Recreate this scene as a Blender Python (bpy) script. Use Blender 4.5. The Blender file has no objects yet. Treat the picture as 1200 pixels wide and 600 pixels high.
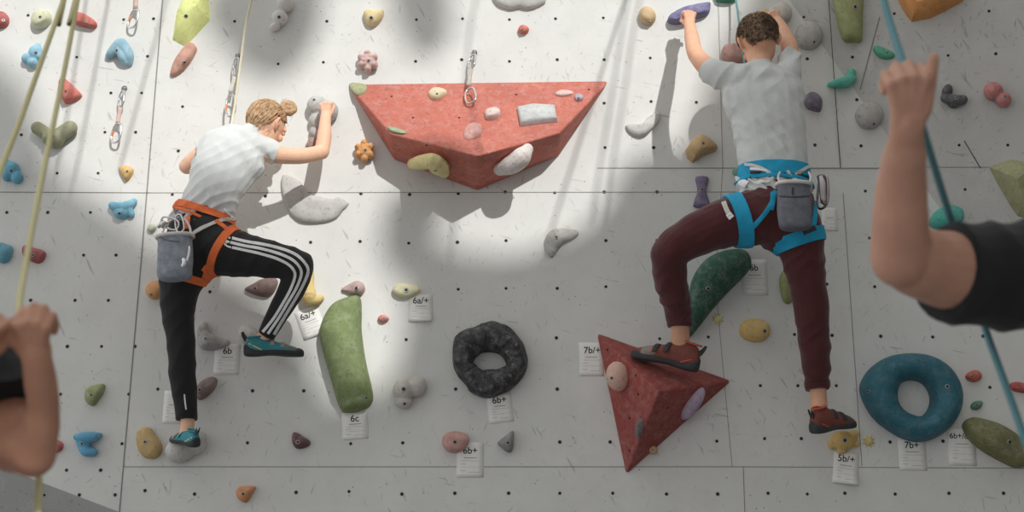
import bpy, bmesh, math, random
from mathutils import Vector, Matrix, noise
from mathutils.bvhtree import BVHTree
random.seed(7)
COL = bpy.context.scene.collection
V = Vector
# ------------------------------------------------------------------ camera
PITCH = math.radians(17.0)
CAM = V((0.0, -6.02, 1.0))
KF = 1575.0                       # focal length in pixels of the 1200x600 frame
FW = V((0, math.cos(PITCH), math.sin(PITCH)))
UP = V((0, -math.sin(PITCH), math.cos(PITCH)))
RT = V((1, 0, 0))
PXM = 6.3 / KF                    # metres per pixel at the wall
def ray(px, py):
    return (FW + RT * ((px - 600) / KF) + UP * ((300 - py) / KF))
def W(px, py, d=0.0):
    """point seen at that place of the photo, d metres in front of the main wall plane"""
    r = ray(px, py)
    t = (-d - CAM.y) / r.y
    return CAM + r * t
def Cp(px, py, depth):
    return CAM + ray(px, py) * depth
cam_d = bpy.data.cameras.new('camera'); cam = bpy.data.objects.new('camera', cam_d); COL.objects.link(cam)
cam.location = CAM; cam.rotation_euler = (math.pi / 2 + PITCH, 0, 0)
cam_d.sensor_width = 36; cam_d.lens = 36 * KF / 1200
cam_d.dof.use_dof = True; cam_d.dof.focus_distance = 6.05; cam_d.dof.aperture_fstop = 3.6
cam_d.clip_end = 200
bpy.context.scene.camera = cam
# ------------------------------------------------------------------ helpers
def lin(c):
    return tuple(((x / 255) / 12.92 if x / 255 <= 0.04045 else ((x / 255 + 0.055) / 1.055) ** 2.4) for x in c)
def tag(o, label=None, cat=None, group=None, kind=None):
    if label: o['label'] = label
    if cat: o['category'] = cat
    if group: o['group'] = group
    if kind: o['kind'] = kind
    return o
def mesh_obj(name, verts, faces, mats, origin=None, parent=None, smooth=True, fmat=None, sharp=None):
    if origin is None: origin = V((0, 0, 0))
    me = bpy.data.meshes.new(name)
    me.from_pydata([tuple(V(v) - origin) for v in verts], [], faces)
    if not isinstance(mats, (list, tuple)): mats = [mats]
    for m in mats: me.materials.append(m)
    if fmat:
        for p, k in zip(me.polygons, fmat): p.material_index = k
    if smooth:
        for p in me.polygons: p.use_smooth = True
    me.update()
    o = bpy.data.objects.new(name, me); COL.objects.link(o)
    o.location = origin
    if parent:
        o.parent = parent; o.matrix_parent_inverse = Matrix.Identity(4)
        o.location = origin - parent_loc(parent)
    if sharp is not None:
        me.set_sharp_from_angle(angle=math.radians(sharp))
    return o
def parent_loc(p):
    l = V(p.location)
    while p.parent: p = p.parent; l += V(p.location)
    return l
def empty(name, loc):
    o = bpy.data.objects.new(name, None); COL.objects.link(o); o.location = loc; o.empty_display_size = .05
    return o
def bake(o, mods):
    """apply modifiers given as (type, {settings})"""
    for t, s in mods:
        m = o.modifiers.new(t, t)
        for k, v in s.items(): setattr(m, k, v)
    dg = bpy.context.evaluated_depsgraph_get(); dg.update()
    e = o.evaluated_get(dg)
    nm = bpy.data.meshes.new_from_object(e)
    old = o.data; mats = list(old.materials)
    o.modifiers.clear(); o.data = nm; bpy.data.meshes.remove(old)
    nm.name = o.name
    if len(nm.materials) == 0:
        for m in mats: nm.materials.append(m)
    return o
def shade(o, smooth=True):
    for p in o.data.polygons: p.use_smooth = smooth
def bvh_of(objs):
    vs, fs = [], []
    for o in objs:
        l = parent_loc(o); b = len(vs)
        vs += [V(v.co) + l for v in o.data.vertices]
        fs += [tuple(i + b for i in p.vertices) for p in o.data.polygons]
    return BVHTree.FromPolygons(vs, fs)
def hit(bvh, px, py):
    r = ray(px, py).normalized()
    h = bvh.ray_cast(CAM, r)
    if h[0] is None: return None, None
    n = h[1]
    if n.dot(r) > 0: n = -n
    return h[0], n
# -------- raw geometry accumulators
class G:
    def __init__(s): s.v = []; s.f = []; s.m = []
    def add(s, v, f, m=0):
        b = len(s.v); s.v += [V(x) for x in v]; s.f += [tuple(i + b for i in q) for q in f]; s.m += [m] * len(f)
    def ball(s, c, r, nu=16, nv=10, rot=None, m=0):
        if isinstance(r, (int, float)): r = (r, r, r)
        vs = []; fs = []
        R = rot or Matrix.Identity(3)
        for j in range(1, nv):
            ph = math.pi * j / nv
            for i in range(nu):
                th = 2 * math.pi * i / nu
                vs.append(V(c) + R @ V((r[0] * math.sin(ph) * math.cos(th), r[1] * math.sin(ph) * math.sin(th), r[2] * math.cos(ph))))
        t = len(vs); vs.append(V(c) + R @ V((0, 0, r[2]))); vs.append(V(c) + R @ V((0, 0, -r[2])))
        for j in range(nv - 2):
            for i in range(nu):
                a = j * nu + i; b = j * nu + (i + 1) % nu
                fs.append((a, a + nu, b + nu, b))
        for i in range(nu):
            fs.append((t, i, (i + 1) % nu)); q = (nv - 2) * nu
            fs.append((t + 1, q + (i + 1) % nu, q + i))
        s.add(vs, fs, m)
    def tube(s, pts, radii, n=12, sub=4, flat=None, caps='round', m=0, close=False):
        """pts: vectors; radii: float or (ra, rb) per point; flat: direction along which rb is measured"""
        P, Rr = crom(pts, radii, sub, close)
        vs = []; fs = []; N = len(P)
        up = None
        for i in range(N):
            if close: t = P[(i + 1) % N] - P[i - 1]
            else: t = P[min(i + 1, N - 1)] - P[max(i - 1, 0)]
            if t.length < 1e-9: t = V((0, 0, 1))
            t.normalize()
            if flat is not None:
                b = V(flat) - t * V(flat).dot(t)
                if b.length < 1e-4: b = t.orthogonal()
                b.normalize()
            else:
                if up is None: up = t.orthogonal().normalized()
                b = up - t * up.dot(t); b.normalize(); up = b
            a = t.cross(b)
            ra, rb = Rr[i]
            for k in range(n):
                th = 2 * math.pi * k / n
                vs.append(P[i] + a * (ra * math.cos(th)) + b * (rb * math.sin(th)))
        M = N if close else N - 1
        for i in range(M):
            for k in range(n):
                a = i * n + k; b = i * n + (k + 1) % n; c = ((i + 1) % N) * n
                fs.append((a, b, c + (k + 1) % n, c + k))
        if not close:
            fs.append(tuple(reversed(range(n)))); fs.append(tuple((N - 1) * n + k for k in range(n)))
        s.add(vs, fs, m)
        if caps == 'round' and not close:
            for q, pp in ((0, P[0]), (N - 1, P[-1])):
                r = min(Rr[q]); s.ball(pp, r * .995 if Rr[q][0] == Rr[q][1] else r, m=m)
    def box(s, c, h, R=None, m=0):
        R = R or Matrix.Identity(3)
        vs = [V(c) + R @ V((x * h[0], y * h[1], z * h[2])) for x in (-1, 1) for y in (-1, 1) for z in (-1, 1)]
        s.add(vs, [(0, 1, 3, 2), (4, 6, 7, 5), (0, 4, 5, 1), (2, 3, 7, 6), (0, 2, 6, 4), (1, 5, 7, 3)], m)
    def obj(s, name, mats, origin=None, parent=None, smooth=True, sharp=None):
        return mesh_obj(name, s.v, s.f, mats, origin, parent, smooth, s.m, sharp)
def crom(pts, radii, sub, close=False):
    pts = [V(p) for p in pts]; n = len(pts)
    if isinstance(radii, (int, float)): radii = [radii] * n
    rr = [(r, r) if isinstance(r, (int, float)) else r for r in radii]
    if sub <= 1: return pts, rr
    P = []; R = []
    M = n if close else n - 1
    for i in range(M):
        if close: p0, p1, p2, p3 = pts[i - 1], pts[i], pts[(i + 1) % n], pts[(i + 2) % n]
        else: p0, p1, p2, p3 = pts[max(i - 1, 0)], pts[i], pts[i + 1], pts[min(i + 2, n - 1)]
        for k in range(sub):
            t = k / sub
            P.append(0.5 * ((2 * p1) + (p2 - p0) * t + (2 * p0 - 5 * p1 + 4 * p2 - p3) * t * t + (3 * p1 - p0 - 3 * p2 + p3) * t ** 3))
            ts = t * t * (3 - 2 * t)
            a = rr[i]; b = rr[(i + 1) % n]
            R.append((a[0] + (b[0] - a[0]) * ts, a[1] + (b[1] - a[1]) * ts))
    if not close: P.append(pts[-1]); R.append(rr[-1])
    return P, R
def smooth2d(pts, sub=5):
    P, _ = crom([V((p[0], p[1], 0)) for p in pts], 1.0, sub, True)
    return [(p.x, p.y) for p in P]
def remesh_obj(g, name, mat, voxel, smooth_it=3, origin=None, parent=None, fac=.5, extra=()):
    o = g.obj(name, mat, origin, parent)
    bake(o, [('REMESH', dict(mode='VOXEL', voxel_size=voxel, adaptivity=0.0)), ('SMOOTH', dict(factor=fac, iterations=smooth_it))] + list(extra))
    shade(o)
    return o
# ------------------------------------------------------------------ materials
def nt(m):
    m.use_nodes = True; t = m.node_tree
    for n in list(t.nodes):
        t.nodes.remove(n)
    out = t.nodes.new('ShaderNodeOutputMaterial'); b = t.nodes.new('ShaderNodeBsdfPrincipled')
    t.links.new(b.outputs[0], out.inputs[0]); return t, b
def N(t, kind, **kw):
    n = t.nodes.new(kind)
    for k, v in kw.items():
        if k in n.inputs.keys() if hasattr(n.inputs, 'keys') else False: n.inputs[k].default_value = v
        else: setattr(n, k, v)
    return n
def ramp(t, src, stops, interp='LINEAR'):
    r = t.nodes.new('ShaderNodeValToRGB'); r.color_ramp.interpolation = interp
    e = r.color_ramp.elements
    while len(e) < len(stops): e.new(.5)
    for i, (p, c) in enumerate(stops):
        e[i].position = p; e[i].color = c if len(c) == 4 else (*c, 1)
    t.links.new(src, r.inputs[0]); return r.outputs[0]
def noise_n(t, scale, detail=4, rough=.55, vec=None, dist=0):
    n = t.nodes.new('ShaderNodeTexNoise'); n.inputs['Scale'].default_value = scale; n.inputs['Detail'].default_value = detail
    n.inputs['Roughness'].default_value = rough; n.inputs['Distortion'].default_value = dist
    if vec is not None: t.links.new(vec, n.inputs['Vector'])
    return n.outputs[0]
def mixc(t, f, a, b, mode='MIX'):
    n = t.nodes.new('ShaderNodeMix'); n.data_type = 'RGBA'; n.blend_type = mode
    for s, v in ((0, f), (6, a), (7, b)):
        if isinstance(v, (int, float)): n.inputs[s].default_value = v
        elif isinstance(v, tuple): n.inputs[s].default_value = v if len(v) == 4 else (*v, 1)
        else: t.links.new(v, n.inputs[s])
    return n.outputs[2]
def objco(t, mapping=None):
    c = t.nodes.new('ShaderNodeTexCoord').outputs['Object']
    if mapping:
        m = t.nodes.new('ShaderNodeMapping'); m.inputs['Scale'].default_value = mapping.get('s', (1, 1, 1)); m.inputs['Rotation'].default_value = mapping.get('r', (0, 0, 0)); m.inputs['Location'].default_value = mapping.get('l', (0, 0, 0))
        t.links.new(c, m.inputs[0]); return m.outputs[0]
    return c
def bump(t, b, h, strength=.3, dist=.002):
    n = t.nodes.new('ShaderNodeBump'); n.inputs['Strength'].default_value = strength; n.inputs['Distance'].default_value = dist
    t.links.new(h, n.inputs['Height']); t.links.new(n.outputs[0], b.inputs['Normal'])
CACHE = {}
def hold_mat(rgb, E=.45, chalk=.35, rough=.75, dark=.5):
    """moulded resin with rubbed-in chalk and boot rubber"""
    key = ('h', rgb, E, chalk, rough, dark)
    if key in CACHE: return CACHE[key]
    if E < .5: E *= 1.22
    c = tuple(min(.85, x / E) for x in lin(rgb)); lu = .3 * c[0] + .6 * c[1] + .1 * c[2]; c = tuple(x + (lu - x) * .20 for x in c)
    m = bpy.data.materials.new('resin'); t, b = nt(m); co = objco(t)
    n1 = noise_n(t, 26, 6, .72, co); n2 = noise_n(t, 60, 4, .65, co); n3 = noise_n(t, 7, 3, .6, co, .6)
    dk = tuple(x * (1 - .45 * dark) for x in c)
    base = mixc(t, ramp(t, n3, [(.35, (0, 0, 0)), (.7, (1, 1, 1))]), c, dk)
    ch = ramp(t, n1, [(.46, (0, 0, 0)), (.70, (chalk, chalk, chalk))])
    base = mixc(t, ch, base, tuple(.35 + .5 * x for x in c))
    sp = ramp(t, n2, [(.36, (1, 1, 1)), (.42, (0, 0, 0))])
    spm = t.nodes.new('ShaderNodeMath'); spm.operation = 'MULTIPLY'; spm.inputs[1].default_value = .5
    t.links.new(sp, spm.inputs[0])
    base = mixc(t, spm.outputs[0], base, tuple(x * .45 for x in c))
    t.links.new(base, b.inputs['Base Color']); b.inputs['Roughness'].default_value = rough
    b.inputs['Specular IOR Level'].default_value = .3
    g = noise_n(t, 75, 6, .75, co)
    bump(t, b, g, .55, .004)
    CACHE[key] = m; return m
def flat_mat(name, rgb, rough=.6, metal=0, spec=.4, E=.45, bumps=None, var=.12, sheen=0):
    key = ('f', name, rgb, rough, metal, E)
    if key in CACHE: return CACHE[key]
    c = tuple(min(.95, x / E) for x in lin(rgb))
    m = bpy.data.materials.new(name); t, b = nt(m); co = objco(t)
    n1 = noise_n(t, 30, 4, .6, co)
    base = mixc(t, ramp(t, n1, [(.3, (0, 0, 0)), (.7, (1, 1, 1))]), tuple(x * (1 - var) for x in c), tuple(min(1, x * (1 + var)) for x in c))
    t.links.new(base, b.inputs['Base Color'])
    b.inputs['Roughness'].default_value = rough; b.inputs['Metallic'].default_value = metal; b.inputs['Specular IOR Level'].default_value = spec
    if sheen: b.inputs['Sheen Weight'].default_value = sheen
    if bumps: bump(t, b, noise_n(t, bumps[0], 4, .6, co), bumps[1], bumps[2])
    CACHE[key] = m; return m
STEEL = flat_mat('brushed_steel', (150, 149, 146), .45, 1, .5, E=.8)
DARKH = flat_mat('dark_socket', (30, 29, 28), .7)
CHROME = flat_mat('polished_aluminium', (200, 200, 198), .22, 1, .5, E=.85)
# ------------------------------------------------------------------ the wall (three facets)
# fold lines seen in the photo: right fold (925,0)-(1095,235), lower-left fold (0,547)-(140,600)
F1, F2 = W(925, 0), W(1095, 235)
ANG_R = math.radians(19)          # the upper right facet leans out over the floor
fd = (F2 - F1).normalized()       # direction down along the fold
def fold_plane(P, d, ang, side):
    """plane through line (P,d), turned out of the wall by ang on the given side"""
    s = V((0, 1, 0)).cross(d); s.normalize()
    if s.dot(side) < 0: s = -s
    e = s * math.cos(ang) + V((0, -1, 0)) * math.sin(ang)
    n = d.cross(e); n.normalize()
    if n.y > 0: n = -n
    return P, n, s, e
RP = fold_plane(F1, fd, ANG_R, V((1, 0, 1)))
L1, L2 = W(0, 547), W(140, 600)
ld = (L2 - L1).normalized()
LP = fold_plane(L1, ld, math.radians(-24), V((-1, 0, -1)))
def surf(px, py):
    """wall surface point + outward normal at that place of the photo"""
    r = ray(px, py)
    p = W(px, py, 0); n = V((0, -1, 0))
    for P, nn, s, e in (RP, LP):
        if (p - P).dot(s) > 0 or (P is LP[0] and False):
            t = (P - CAM).dot(nn) / r.dot(nn)
            return CAM + r * t, nn.copy()
    return p, n
def white_ply(name, rgb, E, scuff=1.0, seed=0):
    m = bpy.data.materials.new(name); t, b = nt(m); co = objco(t, dict(l=(seed, 0, seed * .7)))
    c = tuple(x / E for x in lin(rgb))
    big = noise_n(t, 1.3, 4, .6, co, .3); mid = noise_n(t, 6, 5, .65, co)
    base = mixc(t, ramp(t, big, [(.3, (0, 0, 0)), (.75, (1, 1, 1))]), tuple(x * .93 for x in c), tuple(min(.9, x * 1.03) for x in c))
    base = mixc(t, ramp(t, mid, [(.42, (.0, .0, .0)), (.8, (.2 * scuff,) * 3)]), base, tuple(x * .62 for x in c))
    # rubber scuffs: short slanted streaks
    for k, (rot, sc, thr, st) in enumerate([(.5, (60, 60, 9), .70, .42), (-.35, (85, 85, 13), .71, .42), (1.35, (60, 60, 8), .705, .35), (.06, (50, 50, 10), .72, .3), (-.9, (70, 70, 10), .715, .35)]):
        c0 = objco(t, dict(r=(0, rot, 0), l=(3.1 * k + seed, 0, 1.7 * k)))
        mp = t.nodes.new('ShaderNodeMapping'); mp.inputs['Scale'].default_value = sc; t.links.new(c0, mp.inputs[0]); cm = mp.outputs[0]
        n = noise_n(t, 1.0, 2, .4, cm)
        mask = ramp(t, n, [(thr - .04, (0, 0, 0)), (thr + .03, (st * scuff,) * 3)])
        lo = noise_n(t, 2.3, 2, .5, objco(t, dict(l=(k * 5, 1, 2))))
        mul = t.nodes.new('ShaderNodeMath'); mul.operation = 'MULTIPLY'
        t.links.new(mask, mul.inputs[0]); t.links.new(ramp(t, lo, [(.42, (0, 0, 0)), (.6, (1, 1, 1))]), mul.inputs[1])
        base = mixc(t, mul.outputs[0], base, tuple(x * .28 for x in c))
    # small specks and chips
    vo = t.nodes.new('ShaderNodeTexVoronoi'); vo.inputs['Scale'].default_value = 21; t.links.new(co, vo.inputs['Vector'])
    sp = ramp(t, vo.outputs['Distance'], [(.05, (.75 * min(1, scuff),) * 3), (.095, (0, 0, 0))])
    wn = noise_n(t, 5, 2, .5, co)
    mul = t.nodes.new('ShaderNodeMath'); mul.operation = 'MULTIPLY'
    t.links.new(sp, mul.inputs[0]); t.links.new(ramp(t, wn, [(.46, (0, 0, 0)), (.52, (1, 1, 1))]), mul.inputs[1])
    base = mixc(t, mul.outputs[0], base, tuple(x * .3 for x in c))
    # chalky bloom
    ck = noise_n(t, 3.5, 6, .7, objco(t, dict(l=(9, 3, 4))))
    base = mixc(t, ramp(t, ck, [(.55, (0, 0, 0)), (.8, (.35, .35, .35))]), base, (.86, .86, .85))
    t.links.new(base, b.inputs['Base Color'])
    b.inputs['Roughness'].default_value = .62; b.inputs['Specular IOR Level'].default_value = .25
    bump(t, b, noise_n(t, 120, 4, .7, co), .25, .002)
    return m
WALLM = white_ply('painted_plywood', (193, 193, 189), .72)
GREYM = white_ply('worn_plywood_shade_grey', (172, 171, 167), .72, 1.2, 11)  # worn ply, greyed further to put the leaning facet's shade into its colour
LOWM = white_ply('lower_plywood_shade_grey', (150, 150, 147), .72, .9, 23)  # darker tone carries the shade of the undercut facet in its colour
SEAM = flat_mat('panel_gap', (70, 68, 66), .9)
PIT = flat_mat('tee_nut_hole', (26, 25, 24), .8, E=.6)
def clip_poly(poly, P, s, keep_positive):
    out = []
    for i in range(len(poly)):
        a, b = poly[i], poly[(i + 1) % len(poly)]
        da, db = (a - P).dot(s), (b - P).dot(s)
        if not keep_positive: da, db = -da, -db
        if da >= 0: out.append(a)
        if (da > 0) != (db > 0) and abs(da - db) > 1e-9: out.append(a + (b - a) * (da / (da - db)))
    return out
X0, X1, Z0, Z1 = -4.2, 4.2, 0.0, 6.2
full = [V((X0, 0, Z0)), V((X1, 0, Z0)), V((X1, 0, Z1)), V((X0, 0, Z1))]
main = clip_poly(clip_poly(full, RP[0], RP[2], False), LP[0], LP[2], False)
def on_plane(p, F):
    P, n, s, e = F
    u = (p - P).dot(s)
    dd = (P + s * u) ; along = p - P - s * u
    return P + along + e * u
rpoly = [on_plane(p, RP) for p in clip_poly(full, RP[0], RP[2], True)]
lpoly = [on_plane(p, LP) for p in clip_poly(full, LP[0], LP[2], True)]
def slab(name, poly, n, mat, label):
    """a panel facet 4 cm thick"""
    back = [p - n * .04 for p in poly]; k = len(poly)
    fs = [tuple(range(k)), tuple(reversed(range(k, 2 * k)))] + [(i, (i + 1) % k, k + (i + 1) % k, k + i) for i in range(k)]
    o = mesh_obj(name, poly + back, fs, [mat, SEAM, PIT], smooth=False)
    bm = bmesh.new(); bm.from_mesh(o.data); bmesh.ops.recalc_face_normals(bm, faces=bm.faces[:]); bm.to_mesh(o.data); bm.free()
    tag(o, label, None, None, 'structure'); return o
wall_main = slab('wall_main', main, V((0, -1, 0)), WALLM, 'white painted plywood climbing wall with rows of bolt holes')
wall_right = slab('wall_right', rpoly, RP[1], GREYM, 'worn climbing wall facet leaning out at upper right, its colour greyed for shade')
wall_left = slab('wall_left', lpoly, LP[1], LOWM, 'climbing wall facet at lower left corner, its colour greyed for shade')
# panel joints: narrow dark fillets let into the surface
def joint(pts, w=1.1, name='trim'):
    g = G()
    for (a, b) in zip(pts[:-1], pts[1:]):
        pa, na = surf(*a); pb, nb = surf(*b)
        d = (pb - pa).normalized(); s = d.cross(na).normalized() * (w * PXM / 2)
        o_ = na * .0012
        vs = [pa - s + o_, pa + s + o_, pb + s + o_, pb - s + o_]
        bk = [x - na * .003 for x in vs]
        g.add(vs + bk, [(0, 1, 2, 3), (0, 4, 5, 1), (1, 5, 6, 2), (2, 6, 7, 3), (3, 7, 4, 0)])
    return g
JM = flat_mat('joint_line', (112, 110, 106), .9, E=.6)
JD = flat_mat('joint_line_dark', (66, 64, 62), .9, E=.5)
n_tr = 0
for pts, w, m in [
    ([(193, -30), (166, 300), (140, 600), (138, 630)], 1.5, JM), ([(969, -30), (985, 197)], 1.1, JD), ([(988, 226), (1000, 400), (1010, 546)], .8, JM),
    ([(-20, 225), (176, 226)], 1.0, JM), ([(176, 226), (880, 225)], .8, JM), ([(880, 225), (1060, 197)], .01, JM),
    ([(700, 197), (1070, 197)], .9, JM), ([(145, 547), (871, 547)], .8, JM), ([(871, 547), (1250, 549)], .8, JM),
    ([(871, 547), (874, 640)], .8, JM), ([(841, -20), (847, 197)], .7, JM), ([(847, 197), (838, 330), (858, 547)], .6, JM),
    ([(1085, 196), (1240, 196)], .9, JM), ([(1130, 165), (1149, 197)], 1.2, JD), ([(1031, 20), (1008, 105)], 1.5, JM)]:
    if w < .05: continue
    n_tr += 1
    o = joint(pts, w).obj('trim_%d' % n_tr, m, smooth=False); tag(o, 'thin dark joint between the wall panels', None, None, 'structure')
HOLES = [(33,18),(145,23),(180,22),(90,67),(173,66),(130,109),(166,109),(25,158),(123,155),(159,155),(67,203),(115,203),(8,249),(56,249),(106,249),(98,299),(136,299),(36,352),(88,352),(127,352),
(79,406),(119,406),(158,406),(71,462),(151,462),(143,520),(78,551),(118,551),(52,580),(93,580),(135,580),
(275,25),(383,25),(326,75),(379,73),(214,125),(209,177),(311,230),(202,228),(364,284),(246,342),(185,456),(296,458),(356,458),(290,519),(170,575),(228,579),(347,577),
(422,283),(479,285),(536,284),(537,339),(476,398),(534,456),(411,520),(472,519),(409,576),(471,579),(533,578),(487,72),(541,70),(597,72),(653,70),(708,70),(708,121),(709,173),
(423,227),(480,228),(537,227),(592,225),(650,226),(708,225),(652,396),(653,456),(656,518),(651,282),(593,282),(710,282),(593,338),(653,338),(710,336),(773,397),(830,395),(715,518),(840,517),(718,578),(781,579),(841,579),
(762,68),(763,119),(816,120),(766,173),(770,225),(955,170),(969,333),(1025,336),(931,392),(975,393),(1032,394),(891,452),(935,452),(980,452),(896,514),(939,514),(1043,518),(900,578),(946,579),(990,578),(1049,579),
(1093,395),(1152,394),(1105,517),(1160,454),(1112,578),(1176,578),(942,20),(946,69),(999,67),(1004,117),(1009,171),(1048,16),(1159,13),(1111,65),(1167,63),(1124,170),(1181,170),(1014,224),(1131,222),(1019,279),(1063,116),
(488,23),(542,22),(597,23),(651,22),(707,21),(762,20),(596,578),(656,578),(596,520),(593,396),(240,400),(300,400),(770,282),(712,397),(774,340),(895,396),(866,222),(834,452)]
hg = {0: G(), 1: G(), 2: G()}
for (px, py) in HOLES:
    p, n = surf(px, py)
    k = 0 if n.y < -.999 else (1 if px > 600 else 2)
    ax = n.orthogonal().normalized(); ay = n.cross(ax)
    r = .0062 + random.random() * .0014
    ring = lambda rad, off: [p + (ax * math.cos(a) + ay * math.sin(a)) * rad + n * off for a in [2 * math.pi * i / 14 for i in range(14)]]
    vs = ring(r * 1.35, .0003) + ring(r * 1.1, .0012) + ring(r, .0012) + ring(r * .9, -.004)
    fs = []; fm = []
    for j in range(3):
        for i in range(14):
            fs.append((j * 14 + i, j * 14 + (i + 1) % 14, (j + 1) * 14 + (i + 1) % 14, (j + 1) * 14 + i))
    g = hg[k]; g.add(vs, fs[:28], 1); g.add(vs, fs[28:], 2); g.add(ring(r, .0006), [tuple(range(14))], 2)
JR = flat_mat('worn_hole_rim', (128, 126, 122), .7, E=.5)
for k, w in ((0, wall_main), (1, wall_right), (2, wall_left)):
    if not hg[k].v: continue
    me = w.data; bm = bmesh.new(); bm.from_mesh(me)
    me.materials[1] = JR
    vv = [bm.verts.new(v) for v in hg[k].v]
    for f, mi in zip(hg[k].f, hg[k].m):
        fc = bm.faces.new([vv[i] for i in f]); fc.material_index = mi
    bm.to_mesh(me); bm.free()
# ------------------------------------------------------------------ hall floor, and unseen walls added to shape the light
FLOORM = flat_mat('dark_floor_mat', (92, 92, 94), .85, E=.5, bumps=(40, .3, .004))
HALLM = flat_mat('hall_plaster', (170, 168, 164), .85, E=.5, bumps=(15, .2, .004))
ROOFM = flat_mat('roof_boards', (120, 116, 110), .85, E=.5)
def boxobj(name, lo, hi, mat, label):
    g = G(); c = (V(lo) + V(hi)) / 2; h = (V(hi) - V(lo)) / 2; g.box(c, h)
    o = g.obj(name, mat, smooth=False); return tag(o, label, None, None, 'structure')
boxobj('floor', (-9, -13, -.1), (9, .3, -.002), FLOORM, 'dark padded floor of the climbing hall')
boxobj('shade_wall', (3.55, -9, 0), (3.75, .3, 6.4), flat_mat('dark_shade_wall', (120, 118, 114), .85, E=.6), 'unseen plain wall added at right to darken that side')  # out of view, added to block light so the right side falls darker
# the sun comes over the photographer's right shoulder and reaches the wall through an opening shaped for its patches in an added mask wall
SUN = V((-0.40, 1.0, -0.66))
YB = -8.5
def to_back(px, py):
    p = W(px, py, 0); q = p - SUN * (-(YB))
    return q.x, q.z
LIT = [
 [(-160,-90),(225,-90),(330,60),(300,120),(240,210),(150,215),(60,190),(-20,60),(-160,60)],
 [(190,60),(330,60),(470,110),(560,-10),(330,-90),(300,-90),(330,60),(380,105),(500,180),(500,235),(470,330),(462,440),(380,470),(350,400),(270,340),(190,300),(120,250)],
 [(420,-90),(900,-90),(830,60),(800,175),(735,185),(700,255),(600,300),(500,285),(515,240),(480,150),(480,60)],
]
LIT = [[(-260,-110),(214,-110),(244,25),(305,88),(345,82),(376,25),(385,-110),(448,-110),(463,15),(495,66),(528,38),(548,-110),(905,-110),
 (850,40),(800,172),(738,188),(700,255),(610,302),(512,288),(520,240),(458,228),(450,300),(476,340),(462,440),(395,478),(350,405),(285,335),(200,300),(130,250),(60,195),(-10,70),(-260,40)]]
cu = bpy.data.curves.new('sun_mask', 'CURVE'); cu.dimensions = '2D'; cu.fill_mode = 'BOTH'; cu.extrude = .03
def spline(pts):
    s = cu.splines.new('POLY'); s.points.add(len(pts) - 1)
    for q, p in zip(s.points, pts): q.co = (p[0], p[1], 0, 1)
    s.use_cyclic_u = True
spline([(-14, 4.4), (16, 4.4), (16, 14), (-14, 14)])
for poly in LIT:
    spline([to_back(*p) for p in smooth2d(poly, 3)])
tmp = bpy.data.objects.new('tmp', cu); COL.objects.link(tmp)
bpy.context.view_layer.update()
dg = bpy.context.evaluated_depsgraph_get()
bme = bpy.data.meshes.new_from_object(tmp.evaluated_get(dg))
bpy.data.objects.remove(tmp)
bme.materials.clear(); bme.materials.append(HALLM)
wb = bpy.data.objects.new('sun_mask', bme); COL.objects.link(wb)
wb.rotation_euler = (math.pi / 2, 0, 0); wb.location = (0, YB, 0)
tag(wb, 'unseen wall added behind the camera, its opening cut to shape the sun patches', None, None, 'structure')
# light: sun and open sky
sd = bpy.data.lights.new('sun', 'SUN'); sd.energy = 2.95; sd.angle = math.radians(1.0); sd.color = (1.0, .99, .97)
so = bpy.data.objects.new('sun', sd); COL.objects.link(so)
so.rotation_euler = SUN.to_track_quat('-Z', 'Y').to_euler(); so.location = (4, -9, 9)
w = bpy.data.worlds.new('world'); bpy.context.scene.world = w; w.use_nodes = True
t = w.node_tree; bg = t.nodes['Background']; bg.inputs[1].default_value = 1.16
tc = t.nodes.new('ShaderNodeTexCoord'); sx = t.nodes.new('ShaderNodeSeparateXYZ'); t.links.new(tc.outputs['Generated'], sx.inputs[0])
col = ramp(t, sx.outputs['Z'], [(.30, (.10, .10, .105)), (.85, (.98, .99, 1.0))])
dp = t.nodes.new('ShaderNodeVectorMath'); dp.operation = 'DOT_PRODUCT'; t.links.new(tc.outputs['Generated'], dp.inputs[0]); dp.inputs[1].default_value = (-.68, -.05, .73)
mr = t.nodes.new('ShaderNodeMapRange'); mr.inputs['From Min'].default_value = -1; mr.inputs['From Max'].default_value = 1
t.links.new(dp.outputs['Value'], mr.inputs[0]); t.links.new(mr.outputs[0], t.nodes[-1].inputs[0]) if False else None
t.links.new(mr.outputs[0], col.node.inputs[0])
t.links.new(col, bg.inputs[0])
sc = bpy.context.scene
sc.view_settings.view_transform = 'Standard'; sc.view_settings.look = 'None'; sc.view_settings.gamma = 1; sc.view_settings.exposure = 0.0
sc.view_settings.use_curve_mapping = False
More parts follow.
